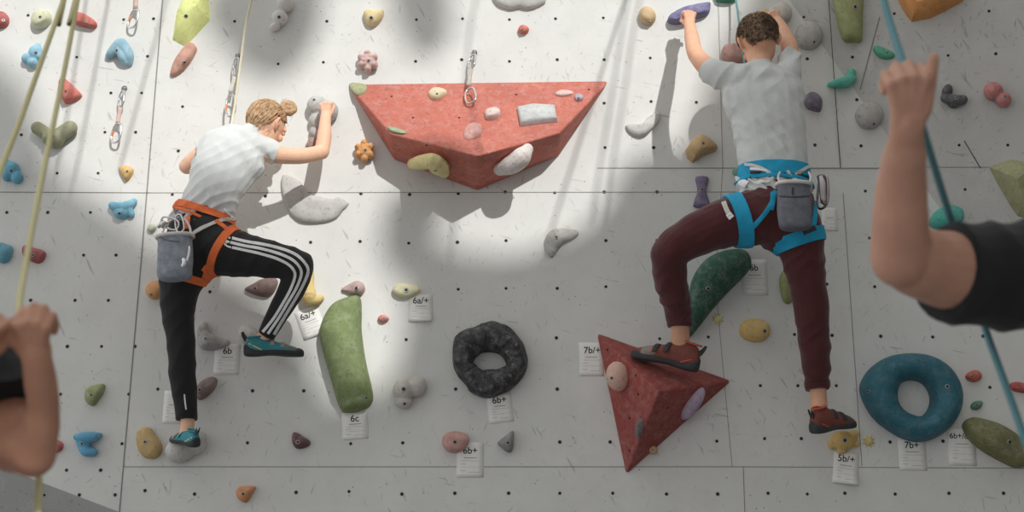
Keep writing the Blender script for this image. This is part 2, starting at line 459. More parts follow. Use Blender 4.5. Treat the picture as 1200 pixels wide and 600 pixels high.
# ------------------------------------------------------------------ climbing holds
GROUP = 'climbing holds bolted to the wall'
BV = {}
def local_frame(px, py, base=None):
    """base: None = wall, otherwise a BVH the thing is bolted to"""
    if base is None: return surf(px, py)
    return hit(base, px, py)
def bolt(parent, px, py, r=3.0):
    b = bvh_of([parent]); p, n = hit(b, px, py)
    if p is None: return
    r = r * PXM
    ax = n.orthogonal().normalized(); ay = n.cross(ax)
    ring = lambda rad, off, k=14: [p + (ax * math.cos(2 * math.pi * i / k) + ay * math.sin(2 * math.pi * i / k)) * rad + n * off for i in range(k)]
    prof = [(1.02, -.004), (1.02, .0010), (.86, .0025), (.60, .0025), (.52, .0005)]
    vs = []; fs = []; fm = []
    for a, b_ in prof: vs += ring(r * a, b_)
    for j in range(4):
        for i in range(14):
            fs.append((j * 14 + i, j * 14 + (i + 1) % 14, (j + 1) * 14 + (i + 1) % 14, (j + 1) * 14 + i)); fm.append(0 if j != 3 else 1)
    fs.append(tuple(range(56, 70))); fm.append(1)
    mesh_obj('bolt', vs, fs, [STEEL, DARKH], p.copy(), parent, True, fm, 35)
def finish(o, label, group=GROUP, cat='climbing hold', bolts=(), br=3.0):
    tag(o, label, cat, group)
    for b in bolts: bolt(o, *b[:2], r=b[2] if len(b) > 2 else br)
    return o
def pad(label, outline, spine, rgb, E=.45, q=.6, rings=9, smooth=5, bolts=(), chalk=.35, rough=.75, lump=0.0, lscale=30, base=None, facet=False, name='climbing_hold', group=GROUP, rib=None, mat=None, dark=.5, br=3.0, flatrim=0, cat='climbing hold'):
    """hold grown from its footprint (outline, photo pixels) up to a crest line (spine: px, py, height in pixels)"""
    out = smooth2d(outline, smooth) if smooth > 1 else outline
    cx = sum(p[0] for p in out) / len(out); cy = sum(p[1] for p in out) / len(out)
    o0, n0 = local_frame(spine[0][0], spine[0][1], base)
    if base is None:
        # plane of the wall facet under the hold
        on = lambda x, y: (lambda r: CAM + r * ((o0 - CAM).dot(n0) / r.dot(n0)))(ray(x, y))
    else:
        on = lambda x, y: (lambda r: CAM + r * ((o0 - CAM).dot(n0) / r.dot(n0)))(ray(x, y))
    B = [on(*p) for p in out]; S = [(on(p[0], p[1]), p[2] * PXM) for p in spine]
    # parallax: crest stands out of the wall so its foot is moved to be seen at the given pixel
    S2 = []
    for (px, py, h) in spine:
        r = ray(px, py); P = o0 + n0 * (h * PXM)
        tt = (P - CAM).dot(n0) / r.dot(n0); q_ = CAM + r * tt
        S2.append((q_ - n0 * (h * PXM), h * PXM))
    S = S2
    dense = []
    if len(S) == 1: dense = S
    else:
        for a, b in zip(S[:-1], S[1:]):
            for k in range(12): dense.append((a[0].lerp(b[0], k / 12), a[1] + (b[1] - a[1]) * k / 12))
        dense.append(S[-1])
    near = []
    for p in B:
        near.append(min(dense, key=lambda s: (s[0] - p).length_squared))
    if len(S) > 1:   # even out the feet along the crest
        for _ in range(0):
            near = [((near[i - 1][0] + near[i][0] * 2 + near[(i + 1) % len(near)][0]) / 4, (near[i - 1][1] + near[i][1] * 2 + near[(i + 1) % len(near)][1]) / 4) for i in range(len(near))]
    n = len(B); vs = []; fs = []
    for j in range(rings + 1):
        a = (math.pi / 2) * j / rings
        for i in range(n):
            sp, h = near[i]
            if facet:
                s = 1 - j / rings; hh = h * (j / rings) ** (q)
            else:
                s = math.cos(a) ** (q if q > .5 else .5); hh = h * math.sin(a)
                s = math.cos(a)
                if q != 1: hh = h * (math.sin(a) ** q)
            p = sp + (B[i] - sp) * s + n0 * hh
            if rib and 0 < j:
                ang = (B[i] - sp)
                k = math.sin((p - o0).dot(V(rib[0])) * rib[1]) * rib[2] * min(1, j / 3) 
                p = p + n0 * k
            if lump and j > 0:
                p = p + n0 * (noise.noise((p) * lscale) * lump * min(1, hh / (h + 1e-6) * 1.5)) + (B[i] - sp).normalized() * noise.noise(p * lscale + V((9, 9, 9))) * lump * .6 if (B[i] - sp).length > 1e-6 else p
            vs.append(p)
    for j in range(rings):
        for i in range(n):
            fs.append((j * n + i, j * n + (i + 1) % n, (j + 1) * n + (i + 1) % n, (j + 1) * n + i))
    fs.append(tuple(reversed(range(n))))
    if len(S) == 1:
        pass
    m = mat or hold_mat(rgb, E, chalk, rough, dark)
    o = mesh_obj(name, vs, fs, m, on(cx, cy) if base is None else o0, None, True)
    bm = bmesh.new(); bm.from_mesh(o.data); bmesh.ops.remove_doubles(bm, verts=bm.verts[:], dist=.0006)
    bmesh.ops.dissolve_degenerate(bm, edges=bm.edges[:], dist=.0003)
    ed = [e for e in bm.edges if e.is_boundary]
    if ed:
        r = bmesh.ops.holes_fill(bm, edges=ed); bmesh.ops.triangulate(bm, faces=[f for f in r['faces'] if len(f.verts) > 4])
    bmesh.ops.recalc_face_normals(bm, faces=bm.faces[:]); bm.to_mesh(o.data); bm.free()
    shade(o)
    if facet: o.data.set_sharp_from_angle(angle=math.radians(28))
    else: o.data.set_sharp_from_angle(angle=math.radians(62))
    return finish(o, label, group, cat, bolts, br)
def cut_at(o, p, n):
    """trim what lies behind the mounting plane"""
    bm = bmesh.new(); bm.from_mesh(o.data); l = parent_loc(o)
    r = bmesh.ops.bisect_plane(bm, geom=bm.verts[:] + bm.edges[:] + bm.faces[:], plane_co=p - l, plane_no=n, clear_inner=True)
    ed = [e for e in bm.edges if e.is_boundary]
    if ed: bmesh.ops.holes_fill(bm, edges=ed)
    bmesh.ops.recalc_face_normals(bm, faces=bm.faces[:])
    bm.to_mesh(o.data); bm.free(); shade(o); o.data.set_sharp_from_angle(angle=math.radians(60))
def blob(label, parts, rgb, E=.45, voxel=.004, sm=4, bolts=(), chalk=.35, rough=.75, base=None, name='climbing_hold', group=GROUP, dark=.5, lump=0, lscale=60, mat=None, br=3.0, cat='climbing hold'):
    """parts: ('b', px, py, out, rx, ry, rout, rot) balls or ('t', [(px, py, out, r)...]) sweeps, all in photo pixels"""
    g = G(); first = parts[0]
    c = first[1:3] if first[0] == 'b' else first[1][0][:2]
    o0, n0 = local_frame(c[0], c[1], base)
    def pt(x, y, h):
        r = ray(x, y); P = o0 + n0 * (h * PXM); return CAM + r * ((P - CAM).dot(n0) / r.dot(n0))
    u = V((1, 0, 0)); u = (u - n0 * u.dot(n0)).normalized(); v = n0.cross(u)
    if v.z < 0: v = -v
    for p in parts:
        if p[0] == 'b':
            _, x, y, h, rx, ry, rh, rot = p
            ca, sa = math.cos(math.radians(rot)), math.sin(math.radians(rot))
            R = Matrix((u * ca + v * sa, v * ca - u * sa, n0)).transposed()
            g.ball(pt(x, y, h), (rx * PXM, ry * PXM, rh * PXM), rot=R)
        else:
            g.tube([pt(x, y, h) for x, y, h, r in p[1]], [((r if not isinstance(r, tuple) else r[0]) * PXM, (r if not isinstance(r, tuple) else r[1]) * PXM) for x, y, h, r in p[1]], flat=n0, n=14)
    m = mat or hold_mat(rgb, E, chalk, rough, dark)
    o = g.obj(name, m, o0)
    mods = [('REMESH', dict(mode='VOXEL', voxel_size=voxel, adaptivity=0.0)), ('SMOOTH', dict(factor=.5, iterations=sm))]
    bake(o, mods)
    if lump:
        nr = [V(x.vector) for x in o.data.vertex_normals]
        for i, vtx in enumerate(o.data.vertices):
            vtx.co += nr[i] * (noise.noise((vtx.co + o0) * lscale) * lump)
    cut_at(o, o0, n0)
    return finish(o, label, group, cat, bolts, br)
SH, SU, RR, BR = .44, 1.0, .36, .33       # how strongly each part of the wall is lit, to read true colours off the photo
# ---- big red volume
def volume(label, base_px, tops, faces, rgb, E, bev=.012, chalk=.5, cat='climbing volume', name='volume'):
    vs = [surf(*p)[0] for p in base_px] + [W(x, y, d) for x, y, d in tops]
    o = mesh_obj(name, vs, faces, hold_mat(rgb, E, chalk, .7, .35), vs[0], smooth=False)
    bm = bmesh.new(); bm.from_mesh(o.data); bmesh.ops.recalc_face_normals(bm, faces=bm.faces[:]); bm.to_mesh(o.data); bm.free()
    bake(o, [('BEVEL', dict(width=bev, segments=3, limit_method='ANGLE', angle_limit=math.radians(15)))])
    shade(o, True); o.data.set_sharp_from_angle(angle=math.radians(25))
    tag(o, label, cat, 'wooden volumes screwed to the wall')
    return o
vol1 = volume('big red faceted wooden volume with a long flat top edge at top centre',
    [(406, 98), (715, 94), (654, 184), (559, 224), (462, 188)], [(457, 157, .20), (656, 156, .20), (560, 183, .33)],
    [(0, 1, 6, 7, 5), (0, 5, 4), (5, 7, 3, 4), (7, 6, 2, 3), (6, 1, 2), (4, 3, 2, 1, 0)], (208, 106, 82), .98, chalk=.35)
vol2 = volume('dark red pyramid volume pointing down, the boy stands on it',
    [(698, 389), (859, 446), (733, 558)], [(772, 459, .30)], [(0, 1, 3), (1, 2, 3), (2, 0, 3), (0, 2, 1)], (124, 50, 42), .42, chalk=.3)
B1, B2 = bvh_of([vol1]), bvh_of([vol2])
for b, o, pts in ((B1, vol1, [(459,113),(484,138),(605,111),(538,138),(596,200),(640,175),(510,203),(588,215),(660,111),(500,170),(690,105)]), (B2, vol2, [(748,462),(738,490),(782,478),(738,528),(712,410),(820,462),(745,440)])):
    for p in pts:
        q, n = hit(b, *p)
        if q is None: continue
        g = G()
        ax = n.orthogonal().normalized(); ay = n.cross(ax)
        g.add([q + n * .0008 + (ax * math.cos(i * .5236) + ay * math.sin(i * .5236)) * .006 for i in range(12)], [tuple(range(12))])
        g.obj('bolt_hole', PIT, q.copy(), o)
GV = 'small holds bolted to the volumes'
pad('pale green corner patch on the left tip of the big red volume', [(409,99),(421,98),(430,101),(427,109),(417,111)], [(419,104,3)], (168,172,120), .95, base=B1, group=GV, rings=4)
pad('cream oval hold with a bolt, high on the big red volume', [(502,110),(508,105),(517,105),(524,109),(520,114),(512,118),(505,116)], [(512,110,7)], (224,204,160), .95, base=B1, group=GV, bolts=[(512,110,1.6)])
pad('white and pink button hold right of centre on the big red volume', [(568,134),(571,130),(580,128),(586,131),(585,137),(577,141),(570,140)], [(577,134,8)], (222,196,188), .95, base=B1, group=GV, chalk=.7)
pad('small chalked pink hold just above the ridge of the big red volume', [(543,158),(546,150),(556,146),(565,150),(563,160),(552,165),(545,164)], [(551,158,4),(557,151,8)], (214,150,138), .95, base=B1, group=GV, chalk=.6)
pad('pale grey rectangular concave plate on the big red volume', [(606,128),(625,124),(650,126),(653,143),(632,145),(610,148)], [(618,135,9),(643,134,9)], (196,198,196), .95, q=.5, smooth=1, base=B1, group=GV, rings=5, facet=False, chalk=.8, lump=.002)
pad('tiny lilac round hold near the right tip of the big red volume', [(673,115),(675,111),(680,111),(684,114),(682,118),(676,119)], [(678,115,4)], (176,160,172), .95, base=B1, group=GV, bolts=[(678,115,1.5)])
pad('thin chalky pink sliver hold near the top right edge of the big red volume', [(650,110),(658,106),(668,107),(672,110),(664,113),(655,113)], [(656,110,3),(666,110,3)], (220,180,168), .95, base=B1, group=GV, chalk=.7)
pad('flat green leaf-shaped hold at the left ridge of the big red volume', [(454,149),(462,150),(476,155),(474,158),(464,157),(457,154)], [(460,153,3),(470,156,3)], (150,172,128), .95, base=B1, group=GV)
blob('yellow banana-shaped hold on the lower left face of the big red volume', [('b',514,194,6,13,12,12,0),('t',[(484,192,8,(7,7)),(496,190,14,(9,9)),(508,189,16,(10,9)),(516,196,14,(9,9)),(520,202,8,(7,7))])], (214,190,118), .72, base=B1, group=GV, bolts=[(510,200,1.8)])
blob('pinkish white crescent hold on the lower right face of the big red volume', [('t',[(586,198,5,(9,8)),(600,193,12,(13,11)),(611,184,12,(13,11)),(618,175,6,(8,7))]),('b',604,188,4,15,13,10,40)], (232,214,206), .9, base=B1, group=GV, chalk=.6, bolts=[(606,204,1.8)])
blob('pale pink egg-shaped hold on the left face of the pyramid volume', [('b',724,441,6,12,17,14,12)], (178,128,112), .36, base=B2, group=GV, bolts=[(717,443,2.2)], chalk=.5)
blob('slate oval hold on the lower left face of the pyramid volume', [('b',750,502,1,5.5,13,6,-16)], (84,72,72), .34, base=B2, group=GV)
blob('lilac striped oval hold on the right face of the pyramid volume', [('b',812,473,2,9,22,8,-40)], (134,118,138), .34, base=B2, group=GV, chalk=.7)
blob('tiny tan hold on the bottom edge of the pyramid volume', [('b',765,527,1,5,5,6,0)], (150,116,76), .34, base=B2, group=GV, bolts=[(765,527,1.3)])
# ---- left panel
pad('dark red hold cut off by the left edge, above the olive ropes', [(-14,18),(4,15),(11,22),(9,31),(-2,34),(-16,32)], [(-6,25,12),(3,24,10)], (160,72,64), .62, q=.5, bolts=[(4,24,2)], smooth=3)
pad('pale yellow-green domed hold at top left', [(38,24),(42,16),(52,13),(60,17),(61,26),(53,33),(44,35),(39,31)], [(49,23,15)], (205,206,168), .85, bolts=[(47,20,2)])
pad('red slanted rail hold right of the ropes at top left', [(88,20),(92,16),(104,20),(114,28),(111,34),(98,32),(89,29)], [(95,24,12),(106,28,10)], (196,98,82), .8, q=.5, smooth=3, bolts=[(101,25,1.8)])
blob('light blue knobbly shell hold left of the ropes', [('b',42,62,4,9,10,9,0),('b',32,69,4,7,7,8,0),('b',39,74,4,7,6,8,0),('t',[(44,54,6,4),(46,66,8,4)])], (124,178,200), .72, bolts=[(42,62,2)], chalk=.5)
blob('pale blue three-armed hold above the hanging quickdraw', [('t',[(140,52,8,(7,8)),(132,60,7,6),(127,66,3,4)]),('t',[(142,52,8,(8,8)),(150,64,7,7),(151,73,3,5)]),('t',[(138,56,9,5),(143,66,9,5),(148,73,5,4)])], (140,188,206), .85, bolts=[(137,59,2)], chalk=.55, voxel=.003)
pad('red wedge hold with a notch between the ropes and the quickdraw', [(70,98),(76,93),(86,101),(96,111),(94,116),(86,120),(77,122),(73,114)], [(78,108,14),(86,111,9)], (196,98,84), .75, q=.6, smooth=3, bolts=[(77,107,1.8)])
blob('olive hold of three swollen lobes behind the ropes', [('t',[(44,150,9,(8,8)),(56,158,10,8)]),('t',[(82,150,9,(9,9)),(70,158,10,9)]),('b',63,163,9,13,11,14,0)], (128,128,94), .62, bolts=[(62,160,2.4)], chalk=.4)
blob('blue pocketed hold under the left rope', [('b',14,199,4,9,10,9,0),('b',20,208,4,7,8,8,0),('b',8,206,4,6,7,7,0),('t',[(6,190,6,4),(16,194,8,4)])], (70,140,164), .5, bolts=[(13,200,2)])
pad('small orange wedge hold beside the wall seam', [(140,197),(150,195),(157,199),(155,206),(149,213),(144,207)], [(149,203,9)], (218,148,70), .6, smooth=2, bolts=[(149,201,1.8)])
blob('blue bone-shaped hold with a wide collar', [('t',[(132,241,5,5),(140,243,7,6),(150,241,6,6),(157,236,4,4)]),('b',142,250,4,9,7,9,0),('t',[(150,243,5,5),(154,251,4,4)])], (86,148,170), .52, bolts=[(140,250,2)], voxel=.003)
blob('blue rounded hold cut off by the left edge', [('b',4,297,4,10,12,9,0),('b',1,290,5,7,6,8,0),('b',11,294,3,4,7,6,0)], (74,140,160), .46)
pad('maroon hold with two dimples under the right-hand rope', [(27,292),(31,288),(40,291),(53,295),(53,303),(46,309),(36,306),(28,300)], [(35,297,10),(46,300,9)], (140,66,64), .44, smooth=3, bolts=[(39,299,2)])
pad('olive green teardrop hold below the left seam', [(100,462),(105,454),(115,451),(123,451),(122,460),(116,469),(110,476),(102,472)], [(109,464,11)], (118,124,78), .4, smooth=3, bolts=[(107,463,2)])
blob('blue fish-shaped hold near the bottom left', [('t',[(90,512,4,4),(100,513,8,7),(110,512,7,6),(117,510,3,3)]),('t',[(93,516,4,4),(100,528,6,6),(109,530,5,5)]),('b',99,520,4,8,10,8,0)], (60,130,160), .4, bolts=[(96,520,2)], voxel=.003)
pad('small red hold peeking out behind the left belayer\'s elbow', [(62,518),(68,516),(74,520),(73,527),(66,531),(60,529)], [(67,523,8)], (156,66,58), .38, smooth=3)
# ---- girl's strip
pad('large yellow-green faceted hold at the top edge', [(216,-6),(244,-8),(246,24),(222,50),(215,54),(202,47),(207,14)], [(217,16,16),(230,6,18)], (196,202,106), .7, smooth=1, facet=True, rings=3, q=.5, bolts=[(218,19,2.6)], chalk=.3)
pad('pinkish brown flame-shaped hold under the yellow-green faceted one', [(200,88),(203,76),(211,63),(218,54),(225,51),(231,57),(228,66),(221,77),(212,86),(204,90)], [(207,80,8),(216,70,13),(224,58,9)], (196,140,116), .8, bolts=[(216,73,2.4)])
blob('grey hold of three stacked balls at the top', [('b',334,5,6,11,10,11,0),('b',328,21,6,10,10,11,0),('b',322,32,5,7,5,7,20)], (188,186,182), .6, bolts=[(327,20,2.4)], chalk=.4)
pad('pale yellow rounded triangular hold left of the top centre', [(426,18),(430,13),(440,14),(449,13),(450,18),(446,26),(438,32),(430,29)], [(436,20,12)], (214,190,130), .8, bolts=[(435,21,2.6)])
blob('knobbly pink popcorn hold above the red volume', [('b',431+9*math.cos(a)*(.5+.5*(k%2)),72+9*math.sin(a)*(.5+.5*(k%2)),7,4.5,4.5,7,0) for k,a in enumerate([i*.52 for i in range(12)])]+[('b',431,72,9,6,6,6,0)], (206,168,160), .85, voxel=.0035, sm=1, lump=.003, bolts=[(432,71,1.8)])
blob('knobbly orange popcorn hold left of the red volume', [('b',427+8*math.cos(a)*(.5+.5*(k%2)),177+9*math.sin(a)*(.5+.5*(k%2)),7,4.5,4.5,7,0) for k,a in enumerate([i*.52 for i in range(12)])]+[('b',427,177,9,6,6,6,0)], (206,140,62), .75, voxel=.0035, sm=1, lump=.003, bolts=[(428,176,1.8)])
blob('grey lumpy hold gripped by the girl', [('b',372,124,7,13,13,12,0),('b',385,130,8,12,13,13,0),('b',373,142,5,12,12,10,0),('b',370,155,3,8,9,8,0)], (176,174,170), .7, chalk=.4, bolts=[(368,117,1.8)])
pad('small brown hold half hidden behind the girl\'s raised forearm', [(360,168),(364,160),(369,157),(372,166),(370,176),(363,178),(358,173)], [(365,168,7)], (150,120,112), .7, bolts=[(361,172,1.5)])
pad('flat pale grey fan-shaped plate right of the girl, her arm shadow crossing it', [(331,206),(341,207),(353,214),(362,228),(376,231),(391,234),(397,231),(409,239),(402,247),(395,256),(381,261),(365,262),(352,260),(341,252),(334,238),(330,222)], [(343,228,7),(358,245,9),(385,247,7)], (196,193,188), .95, smooth=2, q=.5, rib=((1,0,.25),130,.0016), chalk=.5, rings=8)
pad('pinkish brown teardrop hold right of the orange nose-shaped hold', [(400,340),(408,334),(418,330),(426,333),(428,340),(424,346),(416,347),(406,343)], [(408,340,6),(419,338,12)], (170,142,136), .7, bolts=[(418,338,2.6)])
pad('small red oval button above the green slug hold\'s right shoulder', [(443,374),(446,370),(452,370),(456,374),(452,378),(446,378)], [(449,373,7)], (196,108,96), .7, bolts=[(450,373,1.5)])
pad('cream oval hold above its grade card, right of the teardrop hold', [(460,341),(464,335),(476,333),(488,335),(493,341),(487,346),(476,350),(465,347)], [(469,341,10),(484,340,9)], (220,204,160), .75, q=.5, bolts=[(476,340,3)])
pad('tiny grey-green round hold on the seam by the girl\'s chalk bag', [(173,268),(176,263),(181,263),(184,267),(181,272),(175,272)], [(178,267,7)], (150,152,132), .5)
pad('orange-brown hold half hidden by the girl\'s chalk bag', [(171,341),(175,333),(184,330),(193,335),(192,346),(184,351),(175,349)], [(182,340,13)], (178,124,66), .42, bolts=[(177,345,1.6)])
blob('orange nose-shaped hold behind the girl\'s raised knee', [('t',[(364,318,4,4),(362,332,8,6),(362,347,10,(9,10))]),('t',[(362,350,9,8),(370,351,7,6),(376,349,3,4)])], (228,162,84), .6, voxel=.003)
pad('dark brown arrowhead hold under the girl\'s thigh', [(287,339),(296,334),(307,328),(322,326),(326,331),(322,342),(314,348),(303,347),(292,343)], [(298,339,9),(314,336,12)], (104,82,76), .42, smooth=3, bolts=[(299,338,2.2)], chalk=.3)
pad('grey crescent hold left of the card reading 6b under the girl', [(238,378),(243,380),(247,391),(256,396),(268,399),(269,404),(260,409),(245,411),(235,408),(231,398),(232,386)], [(238,388,8),(243,401,14),(260,403,7)], (138,136,132), .42, bolts=[(241,397,2.2)])
pad('pale grey hold behind the girl\'s raised heel', [(281,396),(282,385),(289,382),(298,385),(302,394),(296,402),(286,403)], [(291,392,9)], (170,168,162), .44)
pad('dark brown elongated hold beside the girl\'s straight calf', [(229,464),(232,452),(240,445),(250,442),(255,446),(252,456),(244,464),(235,469)], [(236,459,9),(247,450,9)], (116,98,90), .42, bolts=[(234,457,2.2)])
pad('mustard oval hold below the wall seam, bottom left', [(161,509),(167,502),(176,502),(183,510),(190,521),(189,532),(180,538),(168,535),(162,524)], [(171,515,13),(180,524,14)], (156,128,72), .4, bolts=[(170,518,2.4)])
blob('round pale grey hold under the girl\'s standing foot', [('b',211,528,6,17,14,14,10),('b',231,519,4,11,14,10,0)], (160,158,152), .42, chalk=.5)
pad('small orange-brown arrow hold at the bottom edge left of centre', [(277,578),(281,571),(292,570),(300,571),(296,579),(289,589),(281,586)], [(286,578,11)], (172,112,60), .4, smooth=3, bolts=[(285,579,2.2)])
pad('small maroon triangular hold below the green slug hold', [(343,509),(347,507),(356,512),(364,518),(360,524),(348,526),(343,519)], [(349,517,10)], (88,62,60), .4, smooth=3, bolts=[(349,518,2.4)])
slug = pad('huge green slug-shaped hold with a pale ridge, centre left', [(378,378),(390,358),(410,349),(422,349),(424,366),(424,388),(429,424),(437,460),(435,474),(424,481),(406,484),(398,478),(388,445),(376,400)], [(407,366,22),(398,390,30),(404,420,32),(413,450,30),(416,466,20)], (122, 140, 76), .9, q=.7, rings=12, bolts=[(402,470,1.6),(429,466,1.6)], chalk=.35, name='slug_hold')
blob('grey hold of three joined balls in the lower centre', [('b',473,457,6,12,14,13,0),('b',489,453,6,11,12,12,0),('b',473,471,5,10,8,10,0)], (168,162,154), .46, bolts=[(473,456,2.8),(474,473,2)])
pad('dusty pink grooved oval hold left of the lowest grade card', [(518,518),(522,509),(533,506),(546,509),(550,516),(545,526),(534,531),(523,528)], [(529,516,12),(540,516,11)], (164,120,110), .42, bolts=[(533,518,2.6)], q=.5, rib=((0.2,0,1),120,.002))
pad('dark grey three-cornered hold right of the lowest grade card', [(583,519),(592,512),(601,505),(602,517),(600,529),(594,530),(587,524)], [(594,518,13)], (116,114,110), .42, smooth=2, bolts=[(595,519,2.4)])
# donut helper
def donut(label, outer, inner, rgb, E, h, bolts, lump=0, grooves=0, name='ring_hold', chalk=.35, rough=.6, seam=None):
    oc = smooth2d(outer, 6); c = (sum(p[0] for p in inner) / len(inner), sum(p[1] for p in inner) / len(inner))
    def polar(poly, n=96):
        ps = smooth2d(poly, 6); res = []
        for k in range(n):
            a = 2 * math.pi * k / n; d = V((math.cos(a), math.sin(a))); best = 1e-3
            for i in range(len(ps)):
                p, q = V(ps[i]) - V(c), V(ps[(i + 1) % len(ps)]) - V(c)
                e = q - p; den = d.x * e.y - d.y * e.x
                if abs(den) < 1e-9: continue
                tt = (p.x * e.y - p.y * e.x) / den; uu = (p.x * d.y - p.y * d.x) / den
                if tt > 0 and -1e-6 <= uu <= 1 + 1e-6: best = max(best, tt)
            res.append((c[0] + d.x * best, c[1] + d.y * best))
        return res
    O, I = polar(outer), polar(inner); n = len(O); R = 16
    vs = []; fs = []
    p0, n0 = surf(*c)
    for j in range(R + 1):
        a = math.pi * j / R; s = (1 - math.cos(a)) / 2
        for i in range(n):
            x = O[i][0] + (I[i][0] - O[i][0]) * s; y = O[i][1] + (I[i][1] - O[i][1]) * s
            q = surf(x, y)[0]
            hh = h * PXM * (math.sin(a) ** .75)
            if grooves and 0 < j < R: hh += math.sin(i / n * 2 * math.pi * grooves + 1.3 * math.sin(i * .3)) ** 9 * .006
            q = q + n0 * hh
            r = ray(x, y); q2 = CAM + r * ((q - CAM).dot(n0) / r.dot(n0) )
            if j > 0 and j < R: q = q.lerp(q2, .35)
            if lump and 0 < j < R: q += V((noise.noise(q * 22), noise.noise(q * 22 + V((5, 5, 5))), noise.noise(q * 22 + V((9, 2, 5))))) * lump
            vs.append(q)
    for j in range(R):
        for i in range(n): fs.append((j * n + i, j * n + (i + 1) % n, (j + 1) * n + (i + 1) % n, (j + 1) * n + i))
    for i in range(n): fs.append((i, R * n + i, R * n + (i + 1) % n, (i + 1) % n))
    o = mesh_obj(name, vs, fs, hold_mat(rgb, E, chalk, rough, .4), p0)
    bm = bmesh.new(); bm.from_mesh(o.data); bmesh.ops.recalc_face_normals(bm, faces=bm.faces[:]); bm.to_mesh(o.data); bm.free()
    shade(o); o.data.set_sharp_from_angle(angle=math.radians(65))
    return finish(o, label, GROUP, 'climbing hold', bolts)
black = donut('big black knobbly ring hold in the lower centre', [(531,405),(538,391),(552,385),(566,380),(580,378),(594,383),(606,394),(614,404),(618,424),(614,440),(601,455),(588,462),(572,467),(555,462),(546,452),(532,432)],
    [(555,424),(559,417),(569,413),(584,415),(592,424),(592,430),(582,434),(568,434),(558,430)], (44,44,45), .44, 26, [(551,406,1.6),(547,419,1.6),(560,385,1.4),(594,412,1.6),(598,421,1.6),(601,427,1.6),(605,404,1.4),(563,456,1.6),(598,440,1.4),(551,445,1.6)], lump=.009, grooves=14, chalk=.45)
blue = donut('big glossy blue ring hold at lower right', [(1007,459),(1012,441),(1026,426),(1046,417),(1075,415),(1099,422),(1117,437),(1127,460),(1124,484),(1109,505),(1086,517),(1065,517),(1042,506),(1020,487)],
    [(1051,463),(1055,450),(1067,446),(1080,450),(1088,462),(1088,476),(1079,488),(1064,485),(1054,476)], (22, 84, 98), .44, 28, [(1110,453,2.6),(1018,459,2)], chalk=.2, rough=.5)
# ---- centre and boy's side
pad('pale grey ribbed fan-shaped plate at the top edge', [(577,-8),(590,-16),(625,-16),(640,0),(634,7),(620,12),(610,10),(598,12),(586,8),(579,2)], [(592,-3,9),(624,-4,9)], (198,197,192), .9, smooth=2, q=.5, rib=((1,0,.1),150,.0016), chalk=.5)
pad('small red oval button under the top edge, above the red volume', [(607,36),(610,31),(616,31),(620,35),(617,40),(610,40)], [(613,35,8)], (216,112,88), .95, bolts=[(612,35,1.5)])
pad('grey crescent hold in the middle of the wall', [(639,290),(640,278),(648,270),(662,268),(675,270),(678,275),(671,281),(660,286),(653,295),(647,302),(641,298)], [(646,289,9),(651,280,15),(667,274,7)], (160,158,152), .48, bolts=[(652,278,2.4)])
pad('ochre round hold left of the boy\'s left hand', [(748,19),(752,11),(760,10),(767,16),(768,24),(762,30),(753,28)], [(758,19,13)], (176,148,104), .6, bolts=[(762,26,1.6)])
pad('violet-blue ribbed rail hold in the boy\'s left hand', [(782,24),(787,18),(804,10),(829,5),(832,9),(829,18),(813,23),(795,29),(785,28)], [(792,22,14),(808,17,17),(823,12,13)], (92,88,122), .5, q=.5, rib=((1,0,.25),190,.0018), chalk=.4)
pad('flat grey ragged plate left of the boy\'s shoulder', [(733,148),(741,146),(752,146),(757,140),(765,134),(773,133),(772,143),(764,152),(757,159),(747,161),(737,156)], [(743,152,6),(754,152,9),(766,142,6)], (186,184,179), .8, smooth=2, q=.5, lump=.0015, chalk=.5)
pad('ochre four-cornered hold left of the boy\'s waist', [(803,177),(816,161),(824,160),(831,164),(840,172),(838,178),(824,183),(811,191)], [(821,173,20)], (158,128,80), .42, smooth=2, bolts=[(824,168,2.2)], facet=False, q=.8)
pad('purple hourglass-shaped hold left of the boy\'s harness', [(815,208),(829,208),(829,216),(827,226),(832,241),(824,244),(812,242),(817,226),(816,216)], [(822,214,8),(822,226,7),(822,238,9)], (98,86,112), .42, smooth=2, q=.5, bolts=[(823,222,2.2)])
pad('small green hold peeking out left of the boy\'s harness belt', [(858,201),(862,197),(870,199),(873,204),(868,209),(861,207)], [(865,203,7)], (86,130,110), .4)
pad('green rounded hold cut off by the top edge beside the teal rope', [(836,-10),(850,-14),(866,-10),(864,0),(856,4),(842,3),(838,0)], [(850,-5,12)], (36,120,92), .45)
pad('dark brownish pink fist-shaped hold left of the boy\'s head', [(846,62),(848,55),(858,53),(872,51),(880,58),(878,72),(866,76),(855,76),(847,70)], [(854,64,13),(868,64,15)], (150,112,100), .5, lump=.002)
pad('grey rounded hold under the boy\'s right hand', [(896,24),(899,14),(908,8),(920,6),(927,14),(926,24),(916,30),(904,32)], [(914,18,16)], (158,150,140), .5)
pad('ochre hold beside the boy\'s right hand, at the top of his head', [(886,20),(892,14),(900,12),(908,18),(911,30),(905,36),(896,30),(888,26)], [(898,22,12)], (168,134,84), .5)
pad('grey round button hold right of the boy\'s right arm', [(931,42),(935,32),(945,27),(957,30),(963,40),(961,52),(951,59),(938,57),(932,50)], [(947,43,15)], (148,145,140), .46, bolts=[(954,49,2)], chalk=.45)
pad('grey round button hold lower down the fold from the first one', [(1002,137),(1006,126),(1016,121),(1028,124),(1034,134),(1031,146),(1021,152),(1008,149)], [(1018,136,15)], (146,142,136), .44, bolts=[(1024,145,2)], chalk=.45)
